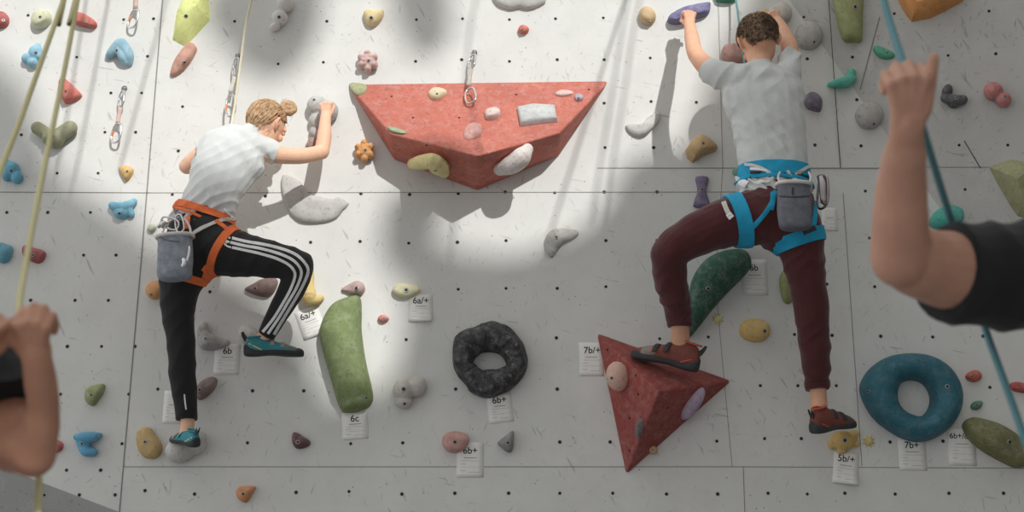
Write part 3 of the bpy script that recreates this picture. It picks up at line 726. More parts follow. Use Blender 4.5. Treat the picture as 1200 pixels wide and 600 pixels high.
pad('purple-grey shell hold right of the boy\'s shoulder blade', [(942,121),(944,113),(951,109),(959,113),(963,120),(961,131),(952,130),(945,127)], [(951,120,12)], (96,88,102), .42, rib=((1,0,.6),170,.002), bolts=[(955,129,1.4)])
blob('teal fin-shaped hold on the fold right of the boy', [('t',[(972,99,3,3),(982,98,8,(6,7)),(992,96,10,(7,8)),(998,93,8,(6,6))]),('t',[(992,96,8,6),(998,86,7,5),(999,83,4,3)])], (52,144,124), .4, voxel=.003, name='climbing_hold')
pad('small green finger hold above the right belayer\'s fist', [(1023,58),(1027,54),(1037,57),(1048,63),(1047,68),(1038,70),(1029,67)], [(1030,62,9),(1041,65,8)], (52,134,104), .38, bolts=[(1040,62,1.8)])
pad('long olive green block hold at the top edge, right of the boy', [(977,-12),(1009,-12),(1011,20),(1010,48),(1000,50),(989,49),(983,34),(978,10)], [(994,2,24),(997,36,22)], (112,118,66), .36, q=.45, smooth=3, bolts=[(1002,8,2.8)])
pad('large orange faceted hold cut off by the top edge', [(1046,-14),(1140,-14),(1128,2),(1108,13),(1090,22),(1068,26),(1058,12)], [(1075,2,20),(1100,-4,26)], (178,106,36), .36, smooth=1, facet=True, rings=3, q=.5, chalk=.2)
blob('dark charcoal two-humped hold on the grey facet', [('b',1110,107,5,6,9,8,-20),('t',[(1108,115,7,6),(1120,118,8,7),(1128,117,7,6)]),('b',1118,122,4,7,5,7,0)], (66,66,68), .36, bolts=[(1121,115,2)], voxel=.003)
blob('red and pink twin-ball hold near the right edge', [('b',1164,107,7,11,11,12,0),('b',1176,117,6,9,9,11,0)], (150,88,84), .36, bolts=[(1178,113,1.8)], chalk=.6)
pad('olive and pale green angular hold at the right edge above the black sleeve', [(1159,196),(1172,190),(1186,187),(1215,192),(1220,262),(1192,253),(1182,238),(1170,217)], [(1192,210,22),(1200,236,20)], (112,112,76), .32, smooth=1, facet=True, rings=3, q=.5)
pad('bright teal rounded hold behind the right belayer\'s forearm', [(1088,262),(1096,248),(1112,242),(1126,246),(1128,258),(1118,268),(1098,270)], [(1108,256,14)], (36,130,118), .36)
# ---- lower right
pad('big dark green boat-shaped hold behind the boy\'s bent leg', [(806,350),(812,325),(826,306),(846,296),(868,294),(878,302),(879,314),(868,328),(850,346),(834,364),(820,382),(806,396),(800,380)], [(820,345,20),(838,322,30),(858,308,24)], (38, 80, 62), .42, q=.7, rings=11, bolts=[(830,338,2.6)], chalk=.4, name='boat_hold')
pad('yellow and brown oval hold below the card reading 6b beside the boy', [(866,386),(870,378),(880,374),(893,376),(901,383),(900,395),(890,401),(877,400),(868,394)], [(877,386,11),(890,389,11)], (164,134,66), .36, bolts=[(896,388,2.4)])
pad('flat pale yellow star-shaped spot hold above the yellow oval', [(841+(8 if k%2 else 4)*math.cos(k*math.pi/8),374+(8 if k%2 else 4)*math.sin(k*math.pi/8)) for k in range(16)], [(841,374,3)], (176,160,96), .36, smooth=1, rings=3)
pad('olive oval hold half hidden behind the boy\'s straight leg', [(913,330),(917,318),(925,316),(932,330),(932,346),(925,356),(917,352)], [(923,337,12)], (104,108,58), .34)
blob('yellow turtle-shaped hold under the boy\'s standing foot', [('b',988,516,6,14,11,12,0),('b',1000,509,4,7,5,8,0),('b',976,520,3,6,7,6,0),('b',986,527,3,6,5,6,0),('b',1003,520,3,5,4,5,0)], (166,130,58), .34, bolts=[(990,516,2.8)])
pad('flat yellow star-shaped spot hold right of the turtle-shaped hold', [(1018+(8 if k%2 else 4.5)*math.cos(k*math.pi/8),517+(8 if k%2 else 4.5)*math.sin(k*math.pi/8)) for k in range(16)], [(1018,517,3)], (168,144,70), .34, smooth=1, rings=3)
pad('small orange-red oval hold right of the blue ring hold', [(1131,441),(1135,436),(1143,434),(1149,438),(1149,444),(1142,448),(1134,446)], [(1140,441,9)], (142,66,46), .32, bolts=[(1139,441,1.8)])
pad('tiny green oval hold above the long olive hold', [(1137,476),(1141,471),(1149,470),(1151,474),(1146,480),(1139,480)], [(1144,475,7)], (54,98,76), .32, bolts=[(1144,475,1.6)])
pad('small red rail hold behind the teal rope at the right edge', [(1183,450),(1192,448),(1206,452),(1206,460),(1194,460),(1185,457)], [(1190,454,7),(1200,455,7)], (128,52,44), .32)
pad('long olive green sausage hold at lower right', [(1127,499),(1134,491),(1147,491),(1172,500),(1192,512),(1203,528),(1204,542),(1192,549),(1172,541),(1148,527),(1133,513)], [(1143,503,20),(1165,515,28),(1190,532,20)], (92, 92, 52), .40, q=.6, rings=10, bolts=[(1183,518,2.8)], name='sausage_hold')
# ------------------------------------------------------------------ people
def PX(px, py, d):   # metres per photo pixel at that depth in front of the wall
    p = W(px, py, d); return (p - CAM).dot(FW) / KF
def limb(g, pts, flatten=V((0, -1, 0)), sub=5, n=18, cp=False):
    P = []; R = []
    for q in pts:
        px, py, d = q[:3]; rx = q[3]; ry = q[4] if len(q) > 4 else rx
        if cp: p = Cp(px, py, d); k = d / KF
        else: p = W(px, py, d); k = PX(px, py, d)
        P.append(p); R.append((rx * k, ry * k))
    g.tube(P, R, n=n, sub=sub, flat=flatten)
def rot_from(x, y, z): return Matrix((x, y, z)).transposed()
def frame(F, U):
    F = V(F).normalized(); U = (V(U) - F * V(U).dot(F)).normalized(); L = U.cross(F)
    return F, L, U                 # forward, left, up
def head(g, c, F, U, s=1.0):
    """one-piece head: skull, jaw, face relief and ears; c = centre of the skull, s = scale (1 = adult)"""
    F, L, U = frame(F, U); R = rot_from(F, L, U)
    at = lambda f, l, u: c + (F * f + L * l + U * u) * s
    b = lambda f, l, u, r: g.ball(at(f, l, u), tuple(x * s for x in r), 20, 14, R)
    b(-.008, 0, .012, (.093, .076, .086)); b(.018, 0, -.03, (.070, .064, .070)); b(.045, 0, -.075, (.040, .044, .038))
    b(.062, 0, -.098, (.020, .022, .018)); b(.060, 0, .030, (.030, .055, .030))
    g.tube([at(.085, 0, .012), at(.102, 0, -.018), at(.106, 0, -.034)], [.007 * s, .010 * s, .012 * s], 10, 3)
    b(.086, .013, -.034, (.010, .010, .008)); b(.086, -.013, -.034, (.010, .010, .008))
    g.tube([at(.076, .022, -.062), at(.087, 0, -.059), at(.076, -.022, -.062)], [.005 * s, .0075 * s, .005 * s], 8, 3)
    g.tube([at(.074, .020, -.070), at(.085, 0, -.071), at(.074, -.020, -.070)], [.005 * s, .0075 * s, .005 * s], 8, 3)
    for k in (1, -1):
        b(.080, k * .033, .012, (.011, .017, .009)); b(.072, k * .036, -.022, (.020, .020, .018))
        g.tube([at(.078, k * .016, .026), at(.082, k * .034, .030), at(.070, k * .054, .022)], .006 * s, 8, 3)
        # ear: rim, bowl and lobe
        ce = [(.004, .076, .012), (-.012, .086, .020), (-.018, .090, .004), (-.012, .086, -.016), (.002, .078, -.026)]
        g.tube([at(f, k * l, u) for f, l, u in ce], [.006 * s, .006 * s, .006 * s, .006 * s, .0065 * s], 8, 4)
        b(-.003, k * .078, -.002, (.014, .007, .022))
    return R
def hand(g, wr, kn, across, back, s=1.0, dirs=None, thumb=None, spread=.0195):
    """wr wrist, kn middle of the knuckle row, across = from little finger to index, back = out of the back of the hand;
    dirs: three (along, back) pairs giving the bend of each finger joint; thumb: list of (along, across, back) from the wrist"""
    A = (kn - wr).normalized(); X = (V(across) - A * V(across).dot(A)).normalized(); Bk = X.cross(A)
    if Bk.dot(V(back)) < 0: Bk = -Bk
    L = (kn - wr).length
    off = [-1.5, -.5, .5, 1.5]; ln = [.78, .95, 1.0, .92]; back_k = [-.010, -.002, 0, -.004]
    for i in range(4):
        k0 = wr + A * (L + back_k[i] * s) + X * (off[i] * spread * s)
        g.tube([wr + X * (off[i] * .011 * s), (wr + k0) / 2 + X * (off[i] * .002 * s), k0], [(.012 * s, .0125 * s), (.012 * s, .0125 * s), (.0105 * s, .0105 * s)], 10, 3)
        g.ball(k0 + Bk * .002 * s, .0108 * s, 10, 8)
        p = k0; pts = [p]; rr = [.0098 * s * (.92 if i == 0 else 1)]
        dd = dirs or [(.6, -.8), (-.3, -.95), (-.9, -.3)]
        for (a, b_), l, r in zip(dd, (.043, .027, .021), (.0092, .0085, .0072)):
            v = (A * a + Bk * b_ + X * off[i] * .04).normalized(); p = p + v * l * s * ln[i]; pts.append(p); rr.append(r * s * (.9 if i == 0 else 1))
        for q in range(3):
            g.tube([pts[q], pts[q + 1]], [rr[q], rr[q + 1]], 10, 1)
    th = thumb or [(.25, .9, -.1), (.65, 1.3, -.5), (.95, 1.0, -.95)]
    tp = [wr + X * .012 * s]; tr = [.0135 * s]
    for (a, x, b_), r in zip(th, (.0140, .0115, .0090)):
        tp.append(wr + (A * a * L) + X * (x * .045 * s) + Bk * (b_ * .045 * s)); tr.append(r * s)
    for q in range(3): g.tube([tp[q], tp[q + 1]], [tr[q], tr[q + 1]], 10, 1)
def skin_mat(name, rgb, E):
    m = flat_mat(name, rgb, .55, 0, .35, E, (220, .15, .001), .06)
    b = [n for n in m.node_tree.nodes if n.type == 'BSDF_PRINCIPLED'][0]
    b.inputs['Subsurface Weight'].default_value = .12; b.inputs['Subsurface Radius'].default_value = (.02, .008, .005); b.inputs['Subsurface Scale'].default_value = .4
    return m
def cloth_mat(name, rgb, E, fold=(6, .5, .012), rot=(0, 0, 0), fine=.25, sheen=.1, rough=.85):
    key = ('c', name)
    if key in CACHE: return CACHE[key]
    c = tuple(min(.9, x / E) for x in lin(rgb)); m = bpy.data.materials.new(name); t, b = nt(m)
    co = objco(t, dict(s=(1, 1, .35), r=rot))
    big = noise_n(t, fold[0], 3, .5, co, .8)
    base = mixc(t, ramp(t, noise_n(t, 14, 4, .6, objco(t)), [(.3, (0, 0, 0)), (.7, (1, 1, 1))]), tuple(x * .93 for x in c), tuple(min(.92, x * 1.05) for x in c))
    t.links.new(base, b.inputs['Base Color']); b.inputs['Roughness'].default_value = rough; b.inputs['Sheen Weight'].default_value = sheen; b.inputs['Specular IOR Level'].default_value = .2
    b1 = t.nodes.new('ShaderNodeBump'); b1.inputs['Strength'].default_value = fold[1]; b1.inputs['Distance'].default_value = fold[2]; t.links.new(big, b1.inputs['Height'])
    w = noise_n(t, 500, 2, .5, objco(t)); b2 = t.nodes.new('ShaderNodeBump'); b2.inputs['Strength'].default_value = fine; b2.inputs['Distance'].default_value = .0008
    t.links.new(w, b2.inputs['Height']); t.links.new(b1.outputs[0], b2.inputs['Normal']); t.links.new(b2.outputs[0], b.inputs['Normal'])
    CACHE[key] = m; return m
def fold_disp(o, fn):
    """real cloth folds: fn(world point, normal) -> outward offset in metres"""
    l = parent_loc(o)
    n = len(o.data.vertices); co = [0.0] * (3 * n); o.data.vertices.foreach_get('co', co)
    nr = [V(x.vector) for x in o.data.vertex_normals]
    for i in range(n):
        c = V(co[3 * i:3 * i + 3]); c = c + nr[i] * fn(c + l, nr[i]); co[3 * i:3 * i + 3] = c
    o.data.vertices.foreach_set('co', co); o.data.update()
def ridge(p, axis, freq, seed=0, warp=6, wamp=.6):
    a = V(axis).normalized()
    x = p.dot(a) * freq + noise.noise(p * warp + V((seed, seed * 2, 0))) * wamp * 3
    return 1 - abs(math.sin(x)) * 2
def slice_off(o, p, n):
    """end a garment cleanly at a hem: removes what lies beyond p in direction n"""
    bm = bmesh.new(); bm.from_mesh(o.data); l = parent_loc(o)
    bmesh.ops.bisect_plane(bm, geom=bm.verts[:] + bm.edges[:] + bm.faces[:], plane_co=V(p) - l, plane_no=V(n), clear_outer=True)
    ed = [e for e in bm.edges if e.is_boundary]
    if ed: bmesh.ops.holes_fill(bm, edges=ed)
    bm.to_mesh(o.data); bm.free(); shade(o); o.data.set_sharp_from_angle(angle=math.radians(70))
def slice_local(o, p, n, rad):
    """same, but only within rad of p (one sleeve or leg at a time)"""
    bm = bmesh.new(); bm.from_mesh(o.data); l = parent_loc(o); pl = V(p) - l; n = V(n).normalized()
    fs = [f for f in bm.faces if (f.calc_center_median() - pl).length < rad]
    es = {e for f in fs for e in f.edges}; vs = {v for f in fs for v in f.verts}
    bmesh.ops.bisect_plane(bm, geom=list(vs) + list(es) + fs, plane_co=pl, plane_no=n)
    kill = [f for f in bm.faces if (f.calc_center_median() - pl).length < rad and (f.calc_center_median() - pl).dot(n) > 1e-5]
    bmesh.ops.delete(bm, geom=kill, context='FACES')
    seen = set(); best = []
    for f0 in bm.faces:
        if f0 in seen: continue
        st = [f0]; seen.add(f0); comp = []
        while st:
            f = st.pop(); comp.append(f)
            for e in f.edges:
                for q in e.link_faces:
                    if q not in seen: seen.add(q); st.append(q)
        if len(comp) > len(best): best = comp
    bs = set(best); bmesh.ops.delete(bm, geom=[f for f in bm.faces if f not in bs], context='FACES')
    ed = [e for e in bm.edges if e.is_boundary]
    if ed: bmesh.ops.holes_fill(bm, edges=ed)
    bmesh.ops.delete(bm, geom=[v for v in bm.verts if not v.link_faces], context='VERTS')
    bm.to_mesh(o.data); bm.free(); shade(o); o.data.set_sharp_from_angle(angle=math.radians(70))
def ribbon(name, path, hw, bvh, mat, parent, off=.002, thick=.0025, sub=6, deep=None):
    """webbing laid over the body along a line of photo pixels; hw half width in pixels"""
    P, R = crom([V((p[0], p[1], 0)) for p in path], [hw] * len(path) if isinstance(hw, (int, float)) else list(hw), sub)
    rows = []
    for i, p in enumerate(P):
        t = P[min(i + 1, len(P) - 1)] - P[max(i - 1, 0)]; t.normalize(); s = V((-t.y, t.x, 0)) * R[i][0]
        c, nn = hit(bvh, p.x, p.y)
        if c is None: continue
        k = (c - CAM).dot(FW) / KF
        row = []
        for f in (-1, -.5, 0, .5, 1):
            q = p + s * f; h, n = hit(bvh, q.x, q.y)
            if h is None or (h - c).length > abs(f) * R[i][0] * k * 2.2 + .004: 
                wv = (RT * s.x - UP * s.y) * f * k; wv = wv - nn * wv.dot(nn); h = c + wv; n = nn
            row.append((h, n))
        rows.append(row)
    if len(rows) < 2: return None
    for _ in range(2):   # relax the webbing so that it bridges little dents
        for i in range(1, len(rows) - 1):
            rows[i] = [(rows[i][j][0].lerp((rows[i - 1][j][0] + rows[i + 1][j][0]) / 2, .5) , rows[i][j][1]) for j in range(5)]
    vs = []; fs = []; n = len(rows)
    for row in rows:
        for h, nn in row: vs.append(h + nn * (off + thick))
        for h, nn in row: vs.append(h + nn * (off - .002))
    for i in range(n - 1):
        a, b = i * 10, (i + 1) * 10
        for j in range(4): fs.append((a + j, a + j + 1, b + j + 1, b + j)); fs.append((a + 5 + j, b + 5 + j, b + 6 + j, a + 6 + j))
        fs.append((a, b, b + 5, a + 5)); fs.append((a + 4, a + 9, b + 9, b + 4))
    for a in (0, (n - 1) * 10):
        for j in range(4): fs.append((a + j, a + 5 + j, a + 6 + j, a + 1 + j))
    o = mesh_obj(name, vs, fs, mat, vs[0].copy(), parent)
    bm = bmesh.new(); bm.from_mesh(o.data); bmesh.ops.recalc_face_normals(bm, faces=bm.faces[:]); bm.to_mesh(o.data); bm.free()
    o.data.set_sharp_from_angle(angle=math.radians(50)); return o
def band(name, c, axis, hw, bvh, mat, parent, off=.003, thick=.004, n=56, reach=.3, bow=0, ref=None):
    """webbing wrapped all the way round a limb or the waist"""
    ax = V(axis).normalized(); u = (ax.orthogonal() if ref is None else (V(ref) - ax * V(ref).dot(ax))).normalized(); v = ax.cross(u)
    ks = (-1, -.5, 0, .5, 1); rad = [[None] * n for _ in ks]
    for j, k in enumerate(ks):
        for i in range(n):
            a = 2 * math.pi * i / n; d = u * math.cos(a) + v * math.sin(a)
            o = V(c) + ax * hw * k
            h = bvh.ray_cast(o + d * reach, -d, reach)
            rad[j][i] = (h[0] - o).length if h[0] is not None else None
    for j in range(5):
        good = [r for r in rad[j] if r]; m = sum(good) / max(1, len(good)) if good else .06
        rad[j] = [r if r else m for r in rad[j]]
        for _ in range(2): rad[j] = [max(rad[j][i], (rad[j][i - 1] + rad[j][(i + 1) % n]) / 2) for i in range(n)]
    vs = []; fs = []
    for j, k in enumerate(ks):
        for i in range(n):
            a = 2 * math.pi * i / n; d = u * math.cos(a) + v * math.sin(a); o = V(c) + ax * hw * k
            vs.append(o + d * (rad[j][i] + off + thick - (.0012 if abs(k) == 1 else 0)))
    for j, k in enumerate(ks):
        for i in range(n):
            a = 2 * math.pi * i / n; d = u * math.cos(a) + v * math.sin(a); o = V(c) + ax * hw * k
            vs.append(o + d * (rad[j][i] + off * .2))
    for j in range(4):
        for i in range(n):
            a, b = j * n + i, j * n + (i + 1) % n
            fs.append((a, b, b + n, a + n)); fs.append((a + 5 * n, a + 6 * n, b + 6 * n, b + 5 * n))
    for j in (0, 4):
        for i in range(n):
            a, b = j * n + i, j * n + (i + 1) % n; fs.append((a, a + 5 * n, b + 5 * n, b))
    o = mesh_obj(name, vs, fs, mat, V(c), parent)
    bm = bmesh.new(); bm.from_mesh(o.data); bmesh.ops.recalc_face_normals(bm, faces=bm.faces[:]); bm.to_mesh(o.data); bm.free()
    o.data.set_sharp_from_angle(angle=math.radians(50)); return o
def person(name_label, group=None):
    pass
# ---- climbing shoe built in its own frame: x forward, y left, z up, origin under the heel
def shoe(parent, heel, toe, up, length, cols, seed=0, pull=True, straps=2, down=0.0, wide=1.0, high=1.0):
    F = (toe - heel).normalized(); U = (V(up) - F * V(up).dot(F)).normalized(); L = U.cross(F)
    T = lambda x, y, z: heel + F * (x * length) + L * (y * length * wide) + U * (z * length)
    #        x, zbot, ztop, halfwidth
    sec = [(-.015, .06, .17, .055), (.01, .015, .25, .095), (.08, 0, .31, .118), (.18, 0, .335, .122), (.30, .012, .325, .120), (.42, .025, .275, .130), (.55, .022, .235, .152),
           (.68, .008, .200, .168), (.80, 0, .165, .158), (.90, -.005, .130, .125), (.97, -.005, .100, .075), (1.0, .015, .070, .030)]
    sec = [(x, z0 - down * max(0, x - .7), z0 + (z1 - z0) * high - down * max(0, x - .7), w) for x, z0, z1, w in sec]
    def loft(secs, n=22, p=2.6, grow=0):
        vs = []; fs = []
        for x, z0, z1, w in secs:
            zc = (z0 + z1) / 2; hz = (z1 - z0) / 2 + grow; ww = w + grow
            for i in range(n):
                a = 2 * math.pi * i / n; ca, sa = math.cos(a), math.sin(a)
                narrow = 1 - .35 * max(0, sa) ** 1.5
                vs.append(T(x, math.copysign(abs(ca) ** (2 / p), ca) * ww * narrow, zc + math.copysign(abs(sa) ** (2 / p), sa) * hz))
        m = len(secs)
        for j in range(m - 1):
            for i in range(n): fs.append((j * n + i, j * n + (i + 1) % n, (j + 1) * n + (i + 1) % n, (j + 1) * n + i))
        fs.append(tuple(reversed(range(n)))); fs.append(tuple((m - 1) * n + i for i in range(n)))
        return vs, fs
    v, f = loft(sec)
    sh = mesh_obj('climbing_shoe', v, f, cols['upper'], heel.copy(), parent)
    bake(sh, [('SUBSURF', dict(levels=1, render_levels=1))]); shade(sh)
    # rubber sole and rand
    so_ = [(x, z0 - .018, z0 + (.17 if x < .12 else .10 if x < .6 else .12), w + .008) for x, z0, z1, w in sec]
    so_[0] = (-.030, .02, .19, .06); so_[1] = (-.005, -.01, .21, .103); so_[-1] = (1.014, -.012 , .085, .036); so_[-2] = (.978, -.022, .112, .086); so_[-3] = (.91, -.022, .145, .136)
    v, f = loft(so_, p=3.2)
    s = mesh_obj('sole', v, f, cols['sole'], heel.copy(), sh); bake(s, [('SUBSURF', dict(levels=1, render_levels=1))]); shade(s)
    def arc(x, wdt, z_lift, mat, name, x2=None):
        x2 = x if x2 is None else x2
        rows = []
        for k in range(11):
            a = math.pi * (k / 10) * .96 + .06; xx = x + (x2 - x) * (k / 10)
            # interpolate the section there
            for q in range(len(sec) - 1):
                if sec[q][0] <= xx <= sec[q + 1][0]:
                    u = (xx - sec[q][0]) / (sec[q + 1][0] - sec[q][0]); z0, z1, w = [sec[q][m] * (1 - u) + sec[q + 1][m] * u for m in (1, 2, 3)]
            zc = (z0 + z1) / 2; hz = (z1 - z0) / 2 + z_lift; ca, sa = math.cos(a), math.sin(a)
            nar = 1 - .35 * max(0, sa) ** 1.5
            rows.append(T(xx, math.copysign(abs(ca) ** (2 / 2.6), ca) * (w + z_lift) * nar, zc + abs(sa) ** (2 / 2.6) * hz))
        g = G(); g.tube(rows, [(wdt * length, .008 * length)] * 11, 8, 2, flat=U, caps='flat')
        return g.obj(name, mat, rows[5].copy(), sh)
    if straps >= 1: arc(.66, .040, .012, cols['strap'], 'strap', .60)
    if straps >= 2: arc(.50, .040, .012, cols['strap'], 'strap', .42)
    arc(.70, .012, .005, cols['trim'], 'trim_stripe', .62)
    # heel stripe, slanting down to the arch on both sides
    for k in (1, -1):
        g = G(); g.tube([T(.03, k * .088, .20), T(.12, k * .116, .15), T(.24, k * .128, .09)], [(.010 * length, .004 * length)] * 3, 8, 4, flat=L)
        g.obj('trim_stripe', cols['trim'], T(.12, k * .12, .15), sh)
    # collar
    g = G(); ring = [T(.16 + .15 * math.cos(a), .082 * math.sin(a), .318 * high + .012 * math.cos(a)) for a in [2 * math.pi * i / 14 for i in range(14)]]
    g.tube(ring, .016 * length, 8, 2, close=True); g.obj('collar', cols['collar'], ring[0].copy(), sh)
    if 'mid' in cols:
        v, f = loft([(x, z0 + .02, z1 + .004, w + .004) for x, z0, z1, w in sec if .5 < x < .95]); q = mesh_obj('toe_panel', v, f, cols['mid'], heel.copy(), sh); bake(q, [('SUBSURF', dict(levels=1, render_levels=1))]); shade(q)
    if pull:
        for dy in (-.03, .03):
            g = G(); g.tube([T(.02, dy, .29), T(-.03, dy, .36), T(-.055, dy * 1.2, .40), T(-.04, dy, .33), T(.0, dy, .25)], [(.014 * length, .005 * length)] * 5, 8, 3, flat=L)
            g.obj('pull_loop', cols['pull'], T(.0, dy, .3), sh)
    return sh
def hair_cap(name, c, F, U, s, mat, parent, keep, strands, r=(.099, .083, .094), off=(-.010, 0, .016), bumps=.004, seed=1):
    """hair: a lumpy cap over the skull plus many separate locks; keep(f,l,u) says where hair grows (head frame, adult metres)"""
    F, L, U = frame(F, U); R = rot_from(F, L, U); g = G()
    nu, nv = 64, 40; vs = []; idx = {}; fs = []
    cc = c + (F * off[0] + L * off[1] + U * off[2]) * s
    for j in range(nv + 1):
        ph = math.pi * j / nv
        for i in range(nu):
            th = 2 * math.pi * i / nu
            q = V((math.sin(ph) * math.cos(th), math.sin(ph) * math.sin(th), math.cos(ph)))
            k = 1 + noise.noise(q * 5 + V((seed, 0, 0))) * .02
            loc = V((q.x * r[0] * k + off[0], q.y * r[1] * k + off[1], q.z * r[2] * k + off[2]))
            idx[(j, i)] = (len(vs), keep(*loc)); 
            kk = idx[(j, i)][1]
            sh = 1.0 if kk > .15 else .93 + .07 * max(0, kk) / .15
            vs.append(cc + R @ V(((loc.x - off[0]) * sh, (loc.y - off[1]) * sh, (loc.z - off[2]) * sh)) * s)
    for j in range(nv):
        for i in range(nu):
            q = [idx[(j, i)], idx[(j + 1, i)], idx[(j + 1, (i + 1) % nu)], idx[(j, (i + 1) % nu)]]
            if min(x[1] for x in q) > 0: fs.append(tuple(x[0] for x in q))
    g.add(vs, fs)
    for lock in strands(R, cc, s, keep, r, off):
        pts, rad = lock
        g.tube(pts, rad, 4, 1, caps='flat')
    return g.obj(name, mat, c.copy(), parent)
def hair_mat(name, a, b_, E, sc=60):
    m = bpy.data.materials.new(name); t, b = nt(m)
    n = noise_n(t, sc, 3, .6, objco(t)); n2 = noise_n(t, 12, 3, .6, objco(t))
    ca, cb = tuple(x / E for x in lin(a)), tuple(min(.9, x / E) for x in lin(b_))
    base = mixc(t, ramp(t, n, [(.35, (0, 0, 0)), (.65, (1, 1, 1))]), ca, cb)
    base = mixc(t, ramp(t, n2, [(.4, (0, 0, 0)), (.65, (.5, .5, .5))]), base, tuple(x * .7 for x in ca))
    t.links.new(base, b.inputs['Base Color']); b.inputs['Roughness'].default_value = .5; b.inputs['Specular IOR Level'].default_value = .35
    bump(t, b, noise_n(t, 300, 2, .5, objco(t)), .3, .001)
    return m
YD = V((0, -1, 0))
SKG = skin_mat('skin_girl', (222, 178, 150), .80)
SKB = skin_mat('skin_boy', (208, 160, 132), .78)
SKR = skin_mat('skin_right_belayer', (138, 104, 87), .52)
SKL = skin_mat('skin_left_belayer', (138, 101, 82), .54)
WHITE = cloth_mat('white_cotton', (190, 192, 190), .74, (9, .5, .02))
WHITEB = cloth_mat('pale_grey_cotton', (186, 188, 185), .72, (8, .5, .02))
BLACKT = cloth_mat('black_jersey', (38, 37, 37), .62, (9, .4, .01))
MAROON = cloth_mat('maroon_fleece', (60, 29, 30), .48, (8, .5, .012), sheen=.25)
BLACKS = cloth_mat('black_tshirt', (24, 24, 25), .5, (6, .4, .01))
ORANGE = flat_mat('orange_webbing', (196, 96, 52), .75, E=.6, bumps=(400, .3, .001))
TEALW = flat_mat('teal_webbing', (22, 118, 148), .75, E=.52, bumps=(400, .3, .001))
GREYW = flat_mat('grey_webbing', (176, 172, 166), .75, E=.62, bumps=(400, .3, .001))
WHITEW = flat_mat('white_webbing', (214, 210, 200), .75, E=.6)
GREYB = flat_mat('grey_bag_cloth', (104, 108, 114), .9, E=.5, bumps=(90, .5, .003), var=.25)
DGREYB = flat_mat('dark_grey_bag_cloth', (74, 75, 80), .9, E=.42, bumps=(90, .5, .003), var=.2)
RUB = flat_mat('black_rubber', (40, 42, 44), .7, E=.5)
RUBG = flat_mat('grey_rubber', (66, 72, 76), .7, E=.5)
def PL(px, py, d): return W(px, py, d)
def lab(o, l, c, g=None): return tag(o, l, c, g)
# ================================================================= girl
g = G()
limb(g, [(236,272,.33,33,24),(248,230,.33,30,20),(262,203,.33,34,22),(275,180,.33,38,22),(286,166,.32,30,17)])
limb(g, [(290,168,.33,15),(300,158,.31,12.5),(308,150,.29,13)])
# right arm
limb(g, [(300,174,.33,12),(316,180,.31,11),(345,183,.26,9.6),(366,181,.21,9.2),(377,178,.18,9)])
limb(g, [(377,178,.18,9),(380,160,.16,8.6),(381,144,.135,6.8),(382,134,.12,6.2,5.2)])
hand(g, PL(382,136,.12), PL(382,121,.13), PL(394,121,.12) - PL(374,121,.12), V((.1,-1,.25)), .92, [(.35, -.95), (-.35, -.9), (-.8, -.3)], [(.3,.55,-.2),(.75,.75,-.5),(1.05,.6,-.9)], .0165)
# left arm folds back in front of the chest to the rope
limb(g, [(256,170,.33,12),(242,177,.31,11),(228,187,.28,10),(219,195,.25,9.2)])
limb(g, [(219,195,.25,9.2),(230,194,.18,8.4),(246,184,.13,7),(256,176,.11,6)])
hand(g, PL(256,176,.11), PL(266,168,.10), V((0,0,1)), V((-.3,-1,0)), .9, [(.3, -.95), (-.6, -.7), (-.8, .2)])
# legs and feet
limb(g, [(228,290,.33,22),(212,330,.33,15),(211,400,.26,11),(214,440,.2,10.5),(218,475,.15,8.4),(220,495,.13,8.2),(218,512,.12,8.5)])
limb(g, [(246,290,.34,22),(300,302,.36,15),(346,311,.35,11),(334,350,.27,10),(318,380,.2,8.2),(309,396,.17,8.8),(303,408,.16,9)])
HGc = PL(312,146,.29); FG = V((.48,.80,-.42)); UG = V((.34,.24,1.0))
head(g, HGc, FG, UG, 1.0)
girl = remesh_obj(g, 'person', SKG, .0034, 3)
girl_o = PL(236, 272, .33)
def recentre(o, c):
    c = V(c); l = V(o.location)
    for v in o.data.vertices: v.co -= (c - l)
    o.location = c
recentre(girl, girl_o)
lab(girl, 'girl climber with a hair bun, white top and black striped trousers, facing the wall', 'person')
